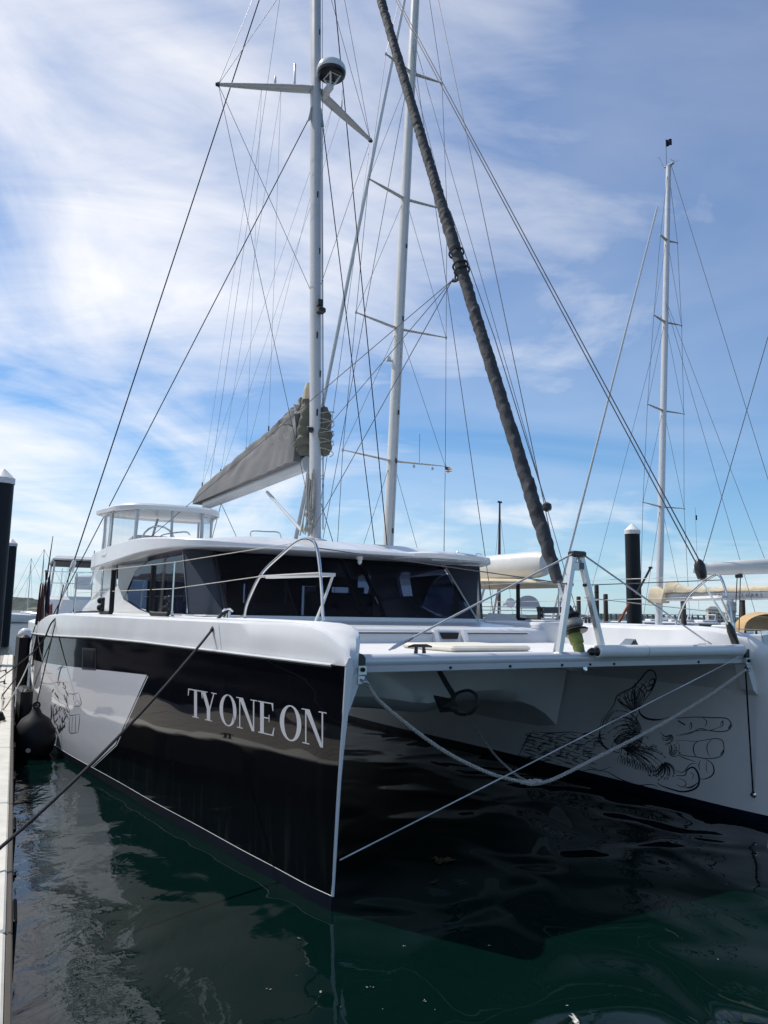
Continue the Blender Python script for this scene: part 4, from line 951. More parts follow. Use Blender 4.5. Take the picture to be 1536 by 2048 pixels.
for k in range(8):
    z = 4.98 + k*.085; sg = 1 if k % 2 else -1
    obj('sail_lashing', tube(curve([(MID+.13+.175*math.cos(a_), 6.25+.175*math.sin(a_), z + sg*.10*(a_+2.4)/2.8) for a_ in (-2.4,-1.7,-1.0,-.3,.4)], 4), .007, 5), 'rope_grey', boom)
obj('sail_head', lathe([(.10,0),(.095,.1),(.07,.22),(.04,.3)], 10, (MID-.02, 6.62, 5.92)), 'cream', boom)
obj('vang', tube([BX(534,984,MID), BX(545,996,MID), BX(548,999,MID), Vector((MID, 6.75, 3.62))], [.03,.035,.024,.03], 10), 'alu', boom)
for px, py, i_, k_ in ((403,978,0,.55),(404,972,1,.30),(441,950,0,.35),(443,950,1,.45),(492,908,0,.55),(495,905,1,.30),(537,866,0,.35)):
    rig(BX(px, py, MID), mast_p(11.95).lerp(TIP[i_], k_) + Vector((0, .03, 0)), .0026, 'wire', 'lazy_jack')
for px, py in ((441,952),(492,910),(537,868),(404,978)):
    a = BX(px, py, MID); obj('jack_toggle', tube([a, a+Vector((0,0,.16))], .014, 6), 'black_plastic', boom)
rig(BB + Vector((0,-.15,.1)), mast_p(19.5)+Vector((0,.2,0)), .004, 'wire', 'topping_lift')
# mainsheet
for dx in (-.5, .5): rig(BB+Vector((0,-1.2,-.1)), Vector((MID+dx, 10.6, 3.2)), .007, 'rope_black', 'mainsheet')
# ---- furled headsail
JB, JT = Vector((MID, .30, 2.36)), Vector((MID, .16+.4077*(19.3-2.11), 19.3))
def jp(t): p = JB.lerp(JT, t); return p + Vector((.0, .10*math.sin(math.pi*t), -.0))
secs = []
fr_ = frames([JB, JT])[0]
for i in range(901):
    t = i/900; p = jp(t*.97 + .012); r0 = .069 if t > .03 else lerp(.05, .069, t/.03)
    r0 *= 1.08 - .2*t + (.12 if .26 < t < .30 else 0)
    sec = []
    for k in range(18):
        a = 2*math.pi*k/18
        ph = t*17.0*(26 + 5*math.sin(t*40)) - a
        spiral = ((ph/(2*math.pi)) % 1.0)
        r_ = r0*(1 + .16*(spiral-.5)*max(.05, .55 + 1.3*noise.noise(Vector((t*22, 4, 2)))) + .14*noise.noise(Vector((math.cos(a)*1.5, math.sin(a)*1.5, t*140))) + .10*noise.noise(Vector((math.cos(a)*4, math.sin(a)*4, t*300))))
        sec.append(p + fr_[1]*(r_*math.cos(a)) + fr_[2]*(r_*math.sin(a)))
    secs.append(sec)
jib = obj('furled_jib', loft(secs, closed=True, cap0=True, cap1=True), 'jibcover', CAT, angle=50)
obj('forestay', tube([Vector((MID,.24,2.0)), jp(.0), jp(.02)], .016, 8), 'alu_raw', jib)
for t in (.245, .25, .262): obj('sail_tie', tube([jp(t)+ (fr_[1]*math.cos(a)+fr_[2]*math.sin(a))*.095 for a in [2*math.pi*k/14 for k in range(15)]], .014, 6), 'jibcover', jib)
ck = BX(912,552,MID); obj('clew_knot', join(*[tube(curve([ck+Vector((0,.10*math.sin(i),.06*math.cos(i*2))), ck+Vector((.03,-.05*math.cos(i),-.05)), ck+Vector((0,-.1,.05*math.sin(i*3)))], 4), .013, 6) for i in range(6)]), 'jibcover', jib)
obj('furling_tail', tube([jp(.30)+Vector((0,-.12,0)), jp(.18)+Vector((0,-.2,0)), BY(1094,1014,.5)], .0055, 6), 'wire', jib)
bk = BY(1094,1014,.5); 
obj('jib_block', lathe([(.01,-.05),(.045,-.03),(.05,0),(.045,.03),(.01,.05)], 12, bk), 'black_plastic', jib)
# loose tackle from the masthead to the port bow
kb = BY(1401,1140,.15); kb2 = BY(1478,1303,.05)
for dx in (-7, 9): rig(BX(871+dx, 0, MID+.15) if False else Vector((MID+.12+dx*.004, 6.1, 15.5)), kb + Vector((dx*.005, 0, .03)), .0075, 'wire', 'tackle_line')
obj('tackle_block', lathe([(.02,-.11),(.05,-.09),(.062,-.02),(.06,.05),(.04,.1),(.02,.12)], 14, kb, (-.15, .1, 1)), 'black_plastic', CAT)
obj('tackle_block', lathe([(.02,-.15),(.04,-.12),(.045,.05),(.03,.12),(.015,.15)], 12, BY(1465,1270,.08), (-.35, .1, 1)), 'black_plastic', CAT)
for dx in (-.012, .02): rig(kb+Vector((0,0,-.1)), BY(1465,1262,.08)+Vector((dx,0,0)), .008, 'steel', 'tackle_line')
rig(BY(1469,1288,.08), kb2, .012, 'rope_black', 'tackle_line')
hank = []
for i in range(9): 
    t0 = BY(1458+ (i%3)*3, 1198, .55)
    hank.append(tube(curve([t0, t0+Vector((.03*math.sin(i*2), .03*math.cos(i), -.18)), t0+Vector((-.05+.03*math.cos(i*3), .02, -.42-.02*(i%4)))], 5), .019, 6))
for i in range(6): c_ = BY(1460,1206+i*3,.53); hank.append(tube([c_+Vector((.07*math.cos(a), .05*math.sin(a), .015*math.sin(a*2+i))) for a in [2*math.pi*k/12 for k in range(13)]], .019, 6))
obj('rope_hank', join(*hank), 'rope_white', CAT)
# bow wires
obj('bow_wire', tube([Vector((.035, shear(0,.42)-.01, BX(679,1721,.03).z)), BY(1440,1334,-.05), BY(1478,1313,-.02)], [.006,.006,.009], 8), 'bright_wire', CAT)
a, b = Vector((WC-.28, .0, 1.70)), on_inner(1508,1586,.02)
obj('bow_line', tube([a, b], .009, 8), 'blackline', CAT)
obj('pad_eye', lathe([(.035,0),(.035,.012),(.02,.02),(.018,.04)], 10, on_inner(1508,1589,.0), (-1,0,0)), 'steel', CAT)

# ---- anchor and its ropes under the beam
an = empty('anchor', 'dark roll-bar anchor hanging under the crossbeam of the catamaran', 'anchor', frb((MID, 2.15, 1.2)), YAW)
O_ = Vector((MID, 2.15, 1.2))
def al(px, py, v=MID): return BX(px, py, v) - O_
obj('shank', tube([al(876,1338), al(893,1368), al(908,1392), al(904,1404)], [.03,.032,.035,.03], 8), 'galv', an)
t0, t1, tip = al(862,1387), al(899,1424), al(866,1390)
ap = al(908,1398); bk2 = al(905,1420)
obj('fluke', (lambda V: (V, [(0,1,2),(0,2,3),(0,3,1),(1,3,2)]))([tip, bk2+Vector((.12,.03,.03)), ap, bk2+Vector((-.12,.03,.03))]), 'galv', an, smooth=False)
obj('fluke_wing', (lambda V: (V, [(0,1,2),(0,2,3),(0,3,1),(1,3,2)]))([tip, t1+Vector((.14,0,.0)), bk2+Vector((0,.02,.01)), t1+Vector((-.14,0,.0))]), 'galv', an, smooth=False)
obj('roll_bar', tube(curve([al(906,1398), al(915,1386), al(938,1381), al(953,1392), al(954,1412), al(940,1427), al(918,1428), al(905,1420)], 6), .018, 8), 'galv', an)
bp_ = [BY(x, y, 0.02) for x, y in ((722,1352),(760,1403),(830,1461),(900,1509),(980,1547),(1040,1563),(1067,1568),(1110,1557),(1200,1512),(1300,1461),(1400,1403),(1460,1362),(1478,1348))]
bp_[-1] = Vector((WC-.27, 0, 1.67)); bp_[0] = Vector((.25,-.02,1.66))
tag(obj('rope_bridle', strands([frb(p) for p in resample(curve(bp_, 8), .02)], .017, 9, 3, 5), 'rope_grey'), 'thick grey laid rope hanging in a slack curve between the two bows', 'rope')
r2 = [BX(934,1428,MID), BX(955,1462,2.5), BX(990,1510,2.25), BX(1030,1548,2.0), BX(1052,1561,1.93)]
tag(obj('anchor_rope', strands([frb(p) for p in resample(curve(r2, 8), .02)], .012, 10, 3, 5), 'rope_grey'), 'thin grey rope running from the anchor down to the slack bow rope', 'rope')
kn = BY(1060,1565,.02)
tag(obj('rope_splice', join(*[tube([frb(kn+Vector((d*.05, .02*math.sin(i), .01*math.cos(i*2))) ) , frb(kn+Vector((d*.05+.07, .02*math.cos(i), .015*math.sin(i)))) ], .018, 6) for i, d in enumerate((-2,-1,0,1))]), 'rope_grey'), 'frayed splice knot at the lowest point of the slack bow rope', 'knot')

# ================================================================== DOCK
D0 = onz(5.5, 2048, .5); D1 = onz(24, 1377, .5); dv = (D1-D0); dv.z = 0; dv.normalize(); dn = Vector((-dv.y, dv.x, 0))   # dn points away from the water
dk = empty('floating_dock', 'grey plank floating dock with pale edge boards alongside the catamaran', 'dock', D0 - dv*8, 0)
DO = D0 - dv*8; DLEN = 36.0; DW = 2.6
rzd = math.atan2(dv.y, dv.x)
dk.location = (DO.x, DO.y, 0); dk.rotation_euler = (0, 0, rzd)      # local x runs along the dock, local y away from the boat
pm = mesh('plank', *bevbox(0, .142, .30, DW-.02, .455, .49, .004), 'wood', smooth=False)
for i in range(int(DLEN/.148)): link('plank', pm, dk, (i*.148, rng.uniform(-.004,.004), rng.uniform(-.002,.002)))
eb = mesh('edge_board', *bevbox(0, 2.98, 0, .145, .40, .512, .012), 'wood_edge')
eb2 = mesh('edge_board', *bevbox(0, 2.98, .15, .295, .40, .505, .01), 'wood_edge')
fa = mesh('fascia_board', *bevbox(0, 2.99, -.035, -.002, .13, .498, .008), 'wood_dark')
for i in range(12):
    link('edge_board', eb, dk, (i*3.0, 0, 0)); link('edge_board', eb2, dk, (i*3.0, 0, 0)); link('fascia_board', fa, dk, (i*3.0, 0, 0))
fl = mesh('float', *bevbox(0, 2.6, .08, DW-.1, -.25, .38, .05), 'rubber')
for i in range(12): link('float', fl, dk, (i*3.0+.2, 0, 0))
bu = mesh('bumper_strip', *bevbox(0, .35, -.06, -.036, .15, .49, .01), 'rubber')
for i in range(18): link('bumper_strip', bu, dk, (i*2.0+1.2, 0, 0))
def dloc(p): q = p - Vector((DO.x, DO.y, 0)); return Vector((q.dot(dv), q.dot(dn), q.z))
def dw(x, y, z): return Vector((DO.x, DO.y, 0)) + dv*x + dn*y + Vector((0, 0, z))
CLX = []
for px, py in ((3,1712),(6,1520),(14,1398),(16,1368),(16,1345),(18,1310)):
    p = dloc(onz(px, py, .5)); CLX.append(p.x)
    cleat(Vector((p.x, .16, .508)), 0, dk, 'black_plastic', 1.1)
hc = dloc(onz(7,1443,.5))
tag(obj('rope_coil', tube([dw(hc.x+.16*math.cos(a)*(1-.012*a), .22+.14*math.sin(a)*(1-.012*a), .525+.0035*a) for a in [k*.35 for k in range(90)]], .014, 6), 'rope_black'), 'coil of black rope lying on the dock edge beside the fenders', 'rope')
# mooring lines
def rope(name, P, r, m, label, sag=None):
    return tag(obj(name, tube(curve(P, 8), r, 8), m), label, 'rope', 'mooring lines of the catamaran')
c_w = frb(BCL + Vector((0, -.02, .08)))
rl = [c_w, frb(BCL+Vector((-.13,-.16,.03))), frb(BCL+Vector((-.30,-.42,-.12)))]
end = onz(0, 1708, .56); end = dw(dloc(end).x-.25, .16, .57)
pts = rl + [rl[-1].lerp(end, t) - Vector((0,0,.10*4*t*(1-t))) for t in (.2,.4,.6,.8)] + [end]
rope('mooring_line', pts, .0125, 'rope_black', 'black bow mooring line stretched from the hull cleat to the dock')
chf = mesh('chafe_sleeve', *tube([rl[0].lerp(rl[1], .3), rl[1], rl[2]], .019, 8), 'rubber'); cs = link('chafe_sleeve', chf); tag(cs, 'black chafe sleeve round the bow mooring line at the hull cleat', 'sleeve')
s0 = frb((-.55, 8.2, 2.17))
rope('spring_line', [frb((-.35,8.0,2.17)), frb((-.78,8.3,2.14)), frb((-1.0,8.7,2.0)), frb((-1.12,9.6,1.5)), dw(CLX[3]-.2,.3,.6)], .013, 'rope_black', 'black spring line bent over the aft quarter of the white deck edge')
rope('spring_line', [frb((-.95,11.2,1.95)), frb((-1.15,10.4,1.2)), dw(dloc(frb((-1.3,9.0,.5))).x, .1, .56), dw(CLX[2]-.3,.16,.57)], .012, 'rope_grey', 'grey spring line drooping from the stern quarter to the dock')
rope('stern_line', [frb((-.9,12.2,1.85)), frb((-1.15,11.8,1.0)), dw(CLX[2],.16,.57)], .012, 'rope_black', 'black stern line hanging slack near the dark fender board')
for k, (a, lab) in enumerate(((CLX[3],'black rope lying across the dock planks by the middle cleat'), (CLX[4],'black rope lying across the dock planks by the far cleat'))):
    rope('dock_rope', [dw(a,.16,.56), dw(a-.2,.6,.51), dw(a-.35,1.2,.505), dw(a-.3,2.2,.505)], .014, 'rope_black', lab)
# fenders
fc = BX(68,1478,-1.28); fdr = empty('ball_fender', 'round black inflatable fender hanging between the hull and the dock', 'fender', frb((fc.x, fc.y, 0)), YAW)
FZ = fc.z
fb = obj('fender_body', lathe([(.03,.46),(.06,.42),(.09,.36),(.20,.28),(.29,.12),(.31,-.02),(.28,-.18),(.19,-.31),(.07,-.38)], 28, (0,0,FZ+.02)), 'rubber', fdr)
obj('fender_eye', tube([Vector((.045*math.cos(a), 0, FZ+.50+.045*math.sin(a))) for a in [2*math.pi*k/14 for k in range(15)]], .016, 8), 'rubber', fdr)
obj('valve_tag', lathe([(.035,0),(.035,.006),(.01,.01)], 12, (-.10,-.285,FZ-.12), (-.3,-1,-.2)), 'rope_white', fdr)
tp_ = Vector((.55,-.0,0))
e_ = frb(Vector((fc.x, fc.y, FZ+.53))); h_ = frb(Vector((-ho(8.6)+.05, 8.6, 2.10)))
tag(obj('fender_line', tube([e_, h_, frb(Vector((-.85,8.9,2.62)))], .0095, 8), 'rope_black'), 'thin dark line holding the round fender from the rail', 'rope')
def board(px0, px1, py0, py1, v, label):
    a, b = BX(px0, py0, v), BX(px1, py1, v); c = BX((px0+px1)/2, (py0+py1)/2, v)
    e = tag(obj('fender_board', bevbox(-.10, .10, -.42, .42, -.55, .50, .05), 'rubber', loc=frb((c.x, c.y, c.z)), rot=(0,0,YAW)), label, 'fender'); return e
board(26,66,1372,1490,-1.22,'flat black fender board squeezed between the dock and the hull')
board(30,56,1296,1342,-1.15,'small black fender board near the stern beside the dock ropes')

# piles
def pile(px, py_top, D, rad, name_label, zb=-3.0):
    top = at(px, py_top, D); e = empty('dock_pile', name_label, 'pile', (top.x, top.y, 0), 0, None)
    z1 = top.z
    obj('pile_shaft', lathe([(rad, zb), (rad, .6), (rad*1.0, z1-rad*1.3)], 24), 'pile', e)
    obj('pile_cap', lathe([(rad*1.07, z1-rad*1.5), (rad*1.08, z1-rad*.95), (rad*.95, z1-rad*.85), (rad*.35, z1-rad*.25), (.01, z1)], 24), 'cap', e)
    return e
pile(8, 937, 24, .325, 'tall black dock pile with white cone cap at the dock beside the stern')
pile(24, 1077, 46, .31, 'distant black pile with white cone cap behind the larger dock pile')
pile(1264, 1047, 33, .31, 'tall black pile with white cone cap standing beyond the port bow')
def shortpile(px, py_top, py_w, D, rad, lab, m='wood_dark'):
    t = at(px, py_top, D); e = empty('timber_pile', lab, 'pile', (t.x, t.y, 0))
    obj('pile_shaft', lathe([(rad*1.05, -2), (rad, 0), (rad, t.z-.05), (rad*.85, t.z)], 14), m, e)
    obj('pile_band', lathe([(rad*1.04, t.z-.30), (rad*1.06, t.z-.28), (rad*1.04, t.z-.26)], 14), 'rubber', e)
shortpile(1193,1170,0,30,.085,'slim dark pile rising behind the striker post')
shortpile(1211,1188,0,44,.13,'short greenish timber pile left of the capped pile','wood_dark')
shortpile(1366,1198,0,60,.20,'dark mooring pile under the cream sail cover')
shortpile(1484,1195,0,58,.20,'dark mooring pile beside the tan spray hood')
shortpile(1157,1193,0,50,.14,'dark pile behind the furling drum')

nb = empty('motor_yacht', 'unseen dark navy motor yacht added across the dock to darken the hull reflections', 'motor yacht', dw(19.5, DW+2.45, 0), math.atan2(dv.y, dv.x) - math.pi/2)  # unseen yacht, added and lengthened so the black hull mirrors something dark
NB = nb

# ================================================================== NEIGHBOURING YACHTS
AXIS = Vector((-.57, .82, 0)).normalized(); ATH = Vector((.82, .57, 0))     # the berths lie parallel: bow away and to the left
def yacht_hull(par, Lf, La, beam, fb, m='hullwhite', sty=0.9):
    """hull round local origin at the mast foot: +y forward"""
    secs = []
    for i in range(25):
        u = i/24; y = lerp(-La, Lf, u); w = beam/2*min(1, (1-u**2.6))**.75*(lerp(.72, 1, min(1, u*2.4)))
        w = max(w, .02); z1 = fb + .25*u*u
        secs.append([Vector((-w, y, z1)), Vector((-w*.98, y, z1*.5)), Vector((-w*.9, y, .0)), Vector((-w*.5, y, -.45)), Vector((0, y, -.6)), Vector((w*.5, y, -.45)), Vector((w*.9, y, 0)), Vector((w*.98, y, z1*.5)), Vector((w, y, z1)), Vector((w*.6, y, z1+.04)), Vector((0, y, z1+.07)), Vector((-w*.6, y, z1+.04))])
    h = obj('hull', loft(secs, closed=True, cap0=True, cap1=True), m, par)
    obj('boot_stripe', join(*[loft([[Vector((sx*(abs(s[2].x)+.012), s[2].y, .02)), Vector((sx*(abs(s[2].x)+.016), s[2].y, .14))] for s in secs]) for sx in (-1, 1)]), 'navyhull', h)
    return h
def hz(px, py, D):
    """point seen at px,py on an upright spar whose foot stands at depth D"""
    d = D
    for _ in range(20): p = at(px, py, d); d = D + (p.z-CAMH)*math.sin(PITCH)
    return p
def spar(par, z0, z1, r0, r1, mo, m, name='mast'):
    return obj(name, loft([[mo(z) + Vector((r*math.cos(a), r*1.35*math.sin(a), z)) for a in [2*math.pi*k/18 for k in range(18)]] for z, r in ((z0, r0), (lerp(z0, z1, .6), lerp(r0, r1, .3)), (z1, r1))], closed=True, cap0=True, cap1=True), m, par)
def yacht(label, px, py, D, heading, ztop, top, spreaders, mast_r, mm, Lf, La, beam, fb):
    """px,py: mast seen low down at depth D; top: another point seen on the mast; heading: bow direction (world)"""
    foot = at(px, py, D); ang = math.atan2(heading.y, heading.x) - math.pi/2
    tpw = hz(top[0], top[1], D); sl = (tpw - foot)/(tpw.z - foot.z); foot = foot - sl*(foot.z - 1.0)
    e = empty('sailing_yacht', label, 'yacht', (foot.x, foot.y, 0), ang)
    sx_, sy_ = sl.x*math.cos(-ang) - sl.y*math.sin(-ang), sl.x*math.sin(-ang) + sl.y*math.cos(-ang)
    mo = lambda z: Vector((sx_*(z-1), sy_*(z-1), 0))
    yacht_hull(e, Lf, La, beam, fb)
    ca = obj('coachroof', loft([[Vector((sx*w, y, z)) for sx, z in ((-1, fb), (-.9, fb+hh), (.9, fb+hh), (1, fb))] for y, w, hh in ((-La*.35, beam*.3, .5), (-.5, beam*.32, .5), (Lf*.35, beam*.25, .35), (Lf*.55, beam*.12, .05))], cap0=True, cap1=True), 'hullwhite', e, smooth=False)
    for sx in (-1, 1):
        for k in range(3): obj('cabin_window', prism([Vector((sx*(beam*.315+.004), -.3-k*.9, fb+.16)), Vector((sx*(beam*.315+.004), -.9-k*.9, fb+.16)), Vector((sx*(beam*.30+.004), -.85-k*.9, fb+.36)), Vector((sx*(beam*.30+.004), -.3-k*.9, fb+.36))], (sx*.01,0,0)), 'darkglass', ca, smooth=False)
    ms = spar(e, fb+.3, ztop, mast_r, mast_r*.75, mo, mm)
    tips = {-1: [], 1: []}
    for z, half_, sweep in spreaders:
        for sx in (-1, 1):
            a = mo(z) + Vector((0, 0, z)); t = a + Vector((sx*half_, -sweep, .05))
            secs = []
            for k, w in ((0, .09), (.6, .07), (1, .035)):
                p = a.lerp(t, k); secs.append([p + Vector((0, w*math.cos(q), w*.4*math.sin(q))) for q in [2*math.pi*j/10 for j in range(10)]])
            obj('spreader', loft(secs, closed=True, cap0=True, cap1=True), mm, ms); tips[sx].append(t)
            obj('spreader_end', lathe([(.03,-.05),(.045,0),(.03,.05)], 8, t), 'alu', ms)
    for sx in (-1, 1):
        chain = [Vector((sx*beam*.47, -.4, fb+.05))] + tips[sx] + [mo(ztop-.4) + Vector((sx*.06, 0, ztop-.4))]
        for a, b in zip(chain, chain[1:]): obj('shroud', tube([a, b], .010, 6), 'wire', e)
        zs = [z for z, _, _ in spreaders]
        for i, z in enumerate(zs):
            base = chain[i]; obj('shroud', tube([base, mo(z) + Vector((sx*.08, 0, z-.1))], .008, 6), 'wire', e)
    return e, mo
yacht_hull(NB, 10.0, 10.0, 4.4, 2.1, 'navyhull')
nd = obj('deckhouse', bevbox(-1.7, 1.7, -7.0, 5.0, 2.1, 3.3, .2), 'navyhull', NB); obj('window_band', bevbox(-1.72, 1.72, -6.6, 4.6, 2.6, 3.05, .04), 'darkglass', nd)
# white-masted yacht in the next berth
zA = [hz(x, y, 26).z for x, y in ((782,925),(793,662),(804,402),(820,148))]
ya, mya = yacht('big white-masted sloop berthed just behind the catamaran with white furling boom', 776, 1090, 26, AXIS, 28.5, (830,0), [(zA[0],2.15,.25),(zA[1],1.95,.25),(zA[2],1.75,.25),(zA[3],1.3,.2)], .168, 'mastwhite', 8.2, 8.4, 4.7, 1.35)
def yl(e, p): return e.matrix_basis.inverted() @ p
bstart = Vector((0, -.2, 3.5)); bend = yl(ya, at(1106,1128,19.9))
bs = lambda p, w, h: [p + Vector((w*math.cos(q), 0, h*math.sin(q))) for q in [2*math.pi*j/18 for j in range(18)]]
b_ = obj('furling_boom', loft([bs(Vector((0,-.3,3.45)),.22,.30), bs(Vector((0,bend.y*.5,lerp(3.45,bend.z,.5))),.27,.37), bs(Vector((0,bend.y*.95,bend.z)),.26,.35), bs(Vector((0,bend.y*.985,bend.z)),.22,.30), bs(Vector((0,bend.y,bend.z)),.10,.16)], closed=True, cap0=True, cap1=True), 'mastwhite', ya)
obj('boom_bracket', bevbox(-.06, .06, bend.y*.62-.25, bend.y*.62+.25, bend.z-.46, bend.z-.36, .02), 'black_plastic', b_)
for dx in (-.06, .06): obj('mainsheet', tube([Vector((dx, bend.y*.62, bend.z-.44)), Vector((dx, bend.y*.66, 1.9))], .014, 6), 'rope_black', b_)
fs0, fs1 = yl(ya, at(622,1200,29)), mya(27.8)+Vector((0,.1,27.8))
fs0 = Vector((0, 7.6, 1.6)); 
obj('furled_headsail', tube([fs0, fs0.lerp(fs1,.03), fs0.lerp(fs1,.5), fs0.lerp(fs1,.985)], [.05,.09,.075,.05], 10), 'mastgrey', ya)
obj('inner_forestay', tube([Vector((0, 5.2, 1.6)), mya(zA[3])+Vector((0,0,zA[3]+.5))], .012, 6), 'wire', ya)
obj('backstay', tube([Vector((0, -8.2, 1.5)), mya(28.4)+Vector((0,-.2,28.4))], .013, 6), 'wire', ya)
for dx in (-1.6, 1.6): obj('running_backstay', tube([Vector((dx, -7.2, 1.5)), mya(zA[3])+Vector((dx*.05,-.15,zA[3]+1.0))], .010, 6), 'wire', ya)
obj('mast_camera', join(lathe([(.09,.0),(.09,.1),(.05,.16)], 12, mya(hz(777,725,26).z)+Vector((-.22, .2, hz(777,725,26).z))), tube([mya(hz(777,725,26).z)+Vector((-.22,.2,hz(777,725,26).z)), mya(hz(777,725,26).z)+Vector((0,.1,hz(777,725,26).z))], .03, 6)), 'mastwhite', ya)
for k in (.4, .75): obj('spreader_light', lathe([(.04,-.14),(.05,-.1),(.03,-.04)], 8, mya(zA[0])+Vector((2.15*k, -.25*k, zA[0]))), 'mastwhite', ya)
obj('spreader_antenna', tube([mya(zA[0])+Vector((1.1,-.1,zA[0]+.04)), mya(zA[0])+Vector((1.1,-.1,zA[0]+1.1))], .008, 6), 'wire', ya)
for z in (4.2, 5.0, 7.4, 9.1, 12.5, 15.2): obj('mast_fitting', bevbox(mya(z).x-.03, mya(z).x+.03, mya(z).y-.27, mya(z).y-.22, z-.09, z+.09, .01), 'black_plastic', ya)
obj('mast_track', tube([mya(z)+Vector((0,-.25,z)) for z in (3.8, 28)], .022, 6), 'alu', ya)
# bimini and dodger of the same yacht
bim = [(x, y) for x, y in ((-1.5,-3.6),(-1.6,-6.6),(-.9,-7.2),(.9,-7.2),(1.6,-6.6),(1.5,-3.6))]
bo = obj('bimini', loft([[Vector((x*k, -5.2+(y+5.2)*k, z)) for x, y in bim] for k, z in ((.95,3.02),(1,3.05),(1,3.09),(.85,3.17),(.3,3.22))], closed=True, cap0=True, cap1=True), 'tan_light', ya)
for x in (-1.45, 1.45):
    for y in (-4.0, -6.6): obj('bimini_leg', tube([Vector((x, y, 3.05)), Vector((x*1.05, y+.6, 1.4))], .035 if y > -5 else .03, 8), 'alu', bo)
do = []
for i in range(13):
    a = math.pi*i/12; do.append([Vector((1.05*math.cos(a), -2.6, 1.75+.75*math.sin(a))), Vector((1.15*math.cos(a), -3.6, 1.75+.80*math.sin(a)))])
obj('spray_dodger', loft(do), 'alu', ya)
obj('deck_rail', tube(curve([(2.2,-8.0,2.1),(2.3,-5,2.15),(2.35,-1,2.15),(2.1,3,2.2)], 6), .012, 6), 'steel', ya)
for y in (-7,-5,-3,-1,1): obj('rail_post', tube([Vector((2.28,y,1.35)), Vector((2.28,y,2.15))], .012, 6), 'steel', ya)
# cockpit clutter of the same yacht, seen over the port deck of the catamaran
def ap(px, py, D): return yl(ya, at(px, py, D))
def arch2(D, x0, x1, yb, yt): return [ap(lerp(x0, x1, .5-.5*math.cos(math.pi*i/14)), lerp(yb, yt, math.sin(math.pi*i/14)**.8), D) for i in range(15)]
obj('instrument_cover', loft([arch2(19.6,1031,1080,1217,1191), arch2(20.2,1034,1078,1217,1192)]), 'alu', ya)
c2 = [ap(1036,1217,19.6), ap(1076,1217,19.6)]; obj('cover_face', (arch2(19.58,1031,1080,1217,1191), [tuple(range(15))]), 'alu', ya, smooth=False)
obj('raised_coachroof', loft([[ap(962,1243,D), ap(977,1226,D), ap(1048,1230,D), ap(1064,1245,D)] for D in (18.6, 20.5)], closed=True, cap0=True, cap1=True), 'hullwhite', ya, smooth=False)
mo_ = ap(1021,1206,19.4)
obj('deck_motor', join(lathe([(.02,-.12),(.09,-.1),(.12,0),(.1,.08),(.04,.12)], 12, mo_), tube([mo_+Vector((-.25,0,-.05)), mo_+Vector((.25,0,.05))], .03, 6)), 'gel', ya)
for py in (1215, 1222): obj('pushpit_rail', tube([ap(945,py-2,19), ap(1095,py,18.6)], .012, 6), 'steel', ya)
for px in (960,1000,1043,1088): obj('rail_post', tube([ap(px,1213,18.8), ap(px,1245,18.8)], .012, 6), 'steel', ya)
dg = [ap(1072,1214,18), ap(1130,1214,18), ap(1132,1226,18), ap(1075,1227,18)]
obj('folded_dinghy', prism(dg, yl(ya, at(1072,1214,18.5))-yl(ya, at(1072,1214,18))), 'canvas', ya, smooth=False)
wsd = [ap(905,1200,20.5), ap(930,1166,20.5), ap(962,1164,20.3), ap(935,1205,20.3)]
obj('dodger_window', prism(wsd, Vector((.02,.05,0))), 'greypanel', ya, smooth=False)
# flag under the spreader
fp = hz(896,939,26)
def flag(name, p, w, h, m, label, rz=0.0, stripes=0):
    secs = []
    for i in range(11):
        u = i/10; d = .12*w*math.sin(u*7); secs.append([Vector((u*w, d, 0)), Vector((u*w, d+.03*w, -h*(1-.12*u)))])
    e = empty(name, label, 'flag', p, rz)
    f = obj('flag_cloth', loft(secs), m, e); return e, f
e, f = flag('small_flag', fp - Vector((.1,0,-.1)), .26, .22, 'flag_white', 'small striped flag with dark corner hanging from the white spreader', .2)
for k in range(3): obj('red_stripe', loft([[Vector((u*.25, .12*.26*math.sin(u*7)-.004, -.03-.06*k)), Vector((u*.25, .12*.26*math.sin(u*7)-.004, -.055-.06*k))] for u in [i/10 for i in range(11)]]), 'flag_red', f)
obj('flag_canton', loft([[Vector((u*.25, .12*.26*math.sin(u*7)-.008, 0)), Vector((u*.25, .12*.26*math.sin(u*7)-.008, -.1))] for u in [i/20 for i in range(9)]]), 'flag_blue', f)
obj('flag_halyard', tube([Vector((0,0,.1)), Vector((-.02,0,-5.5))], .006, 5), 'wire', e)
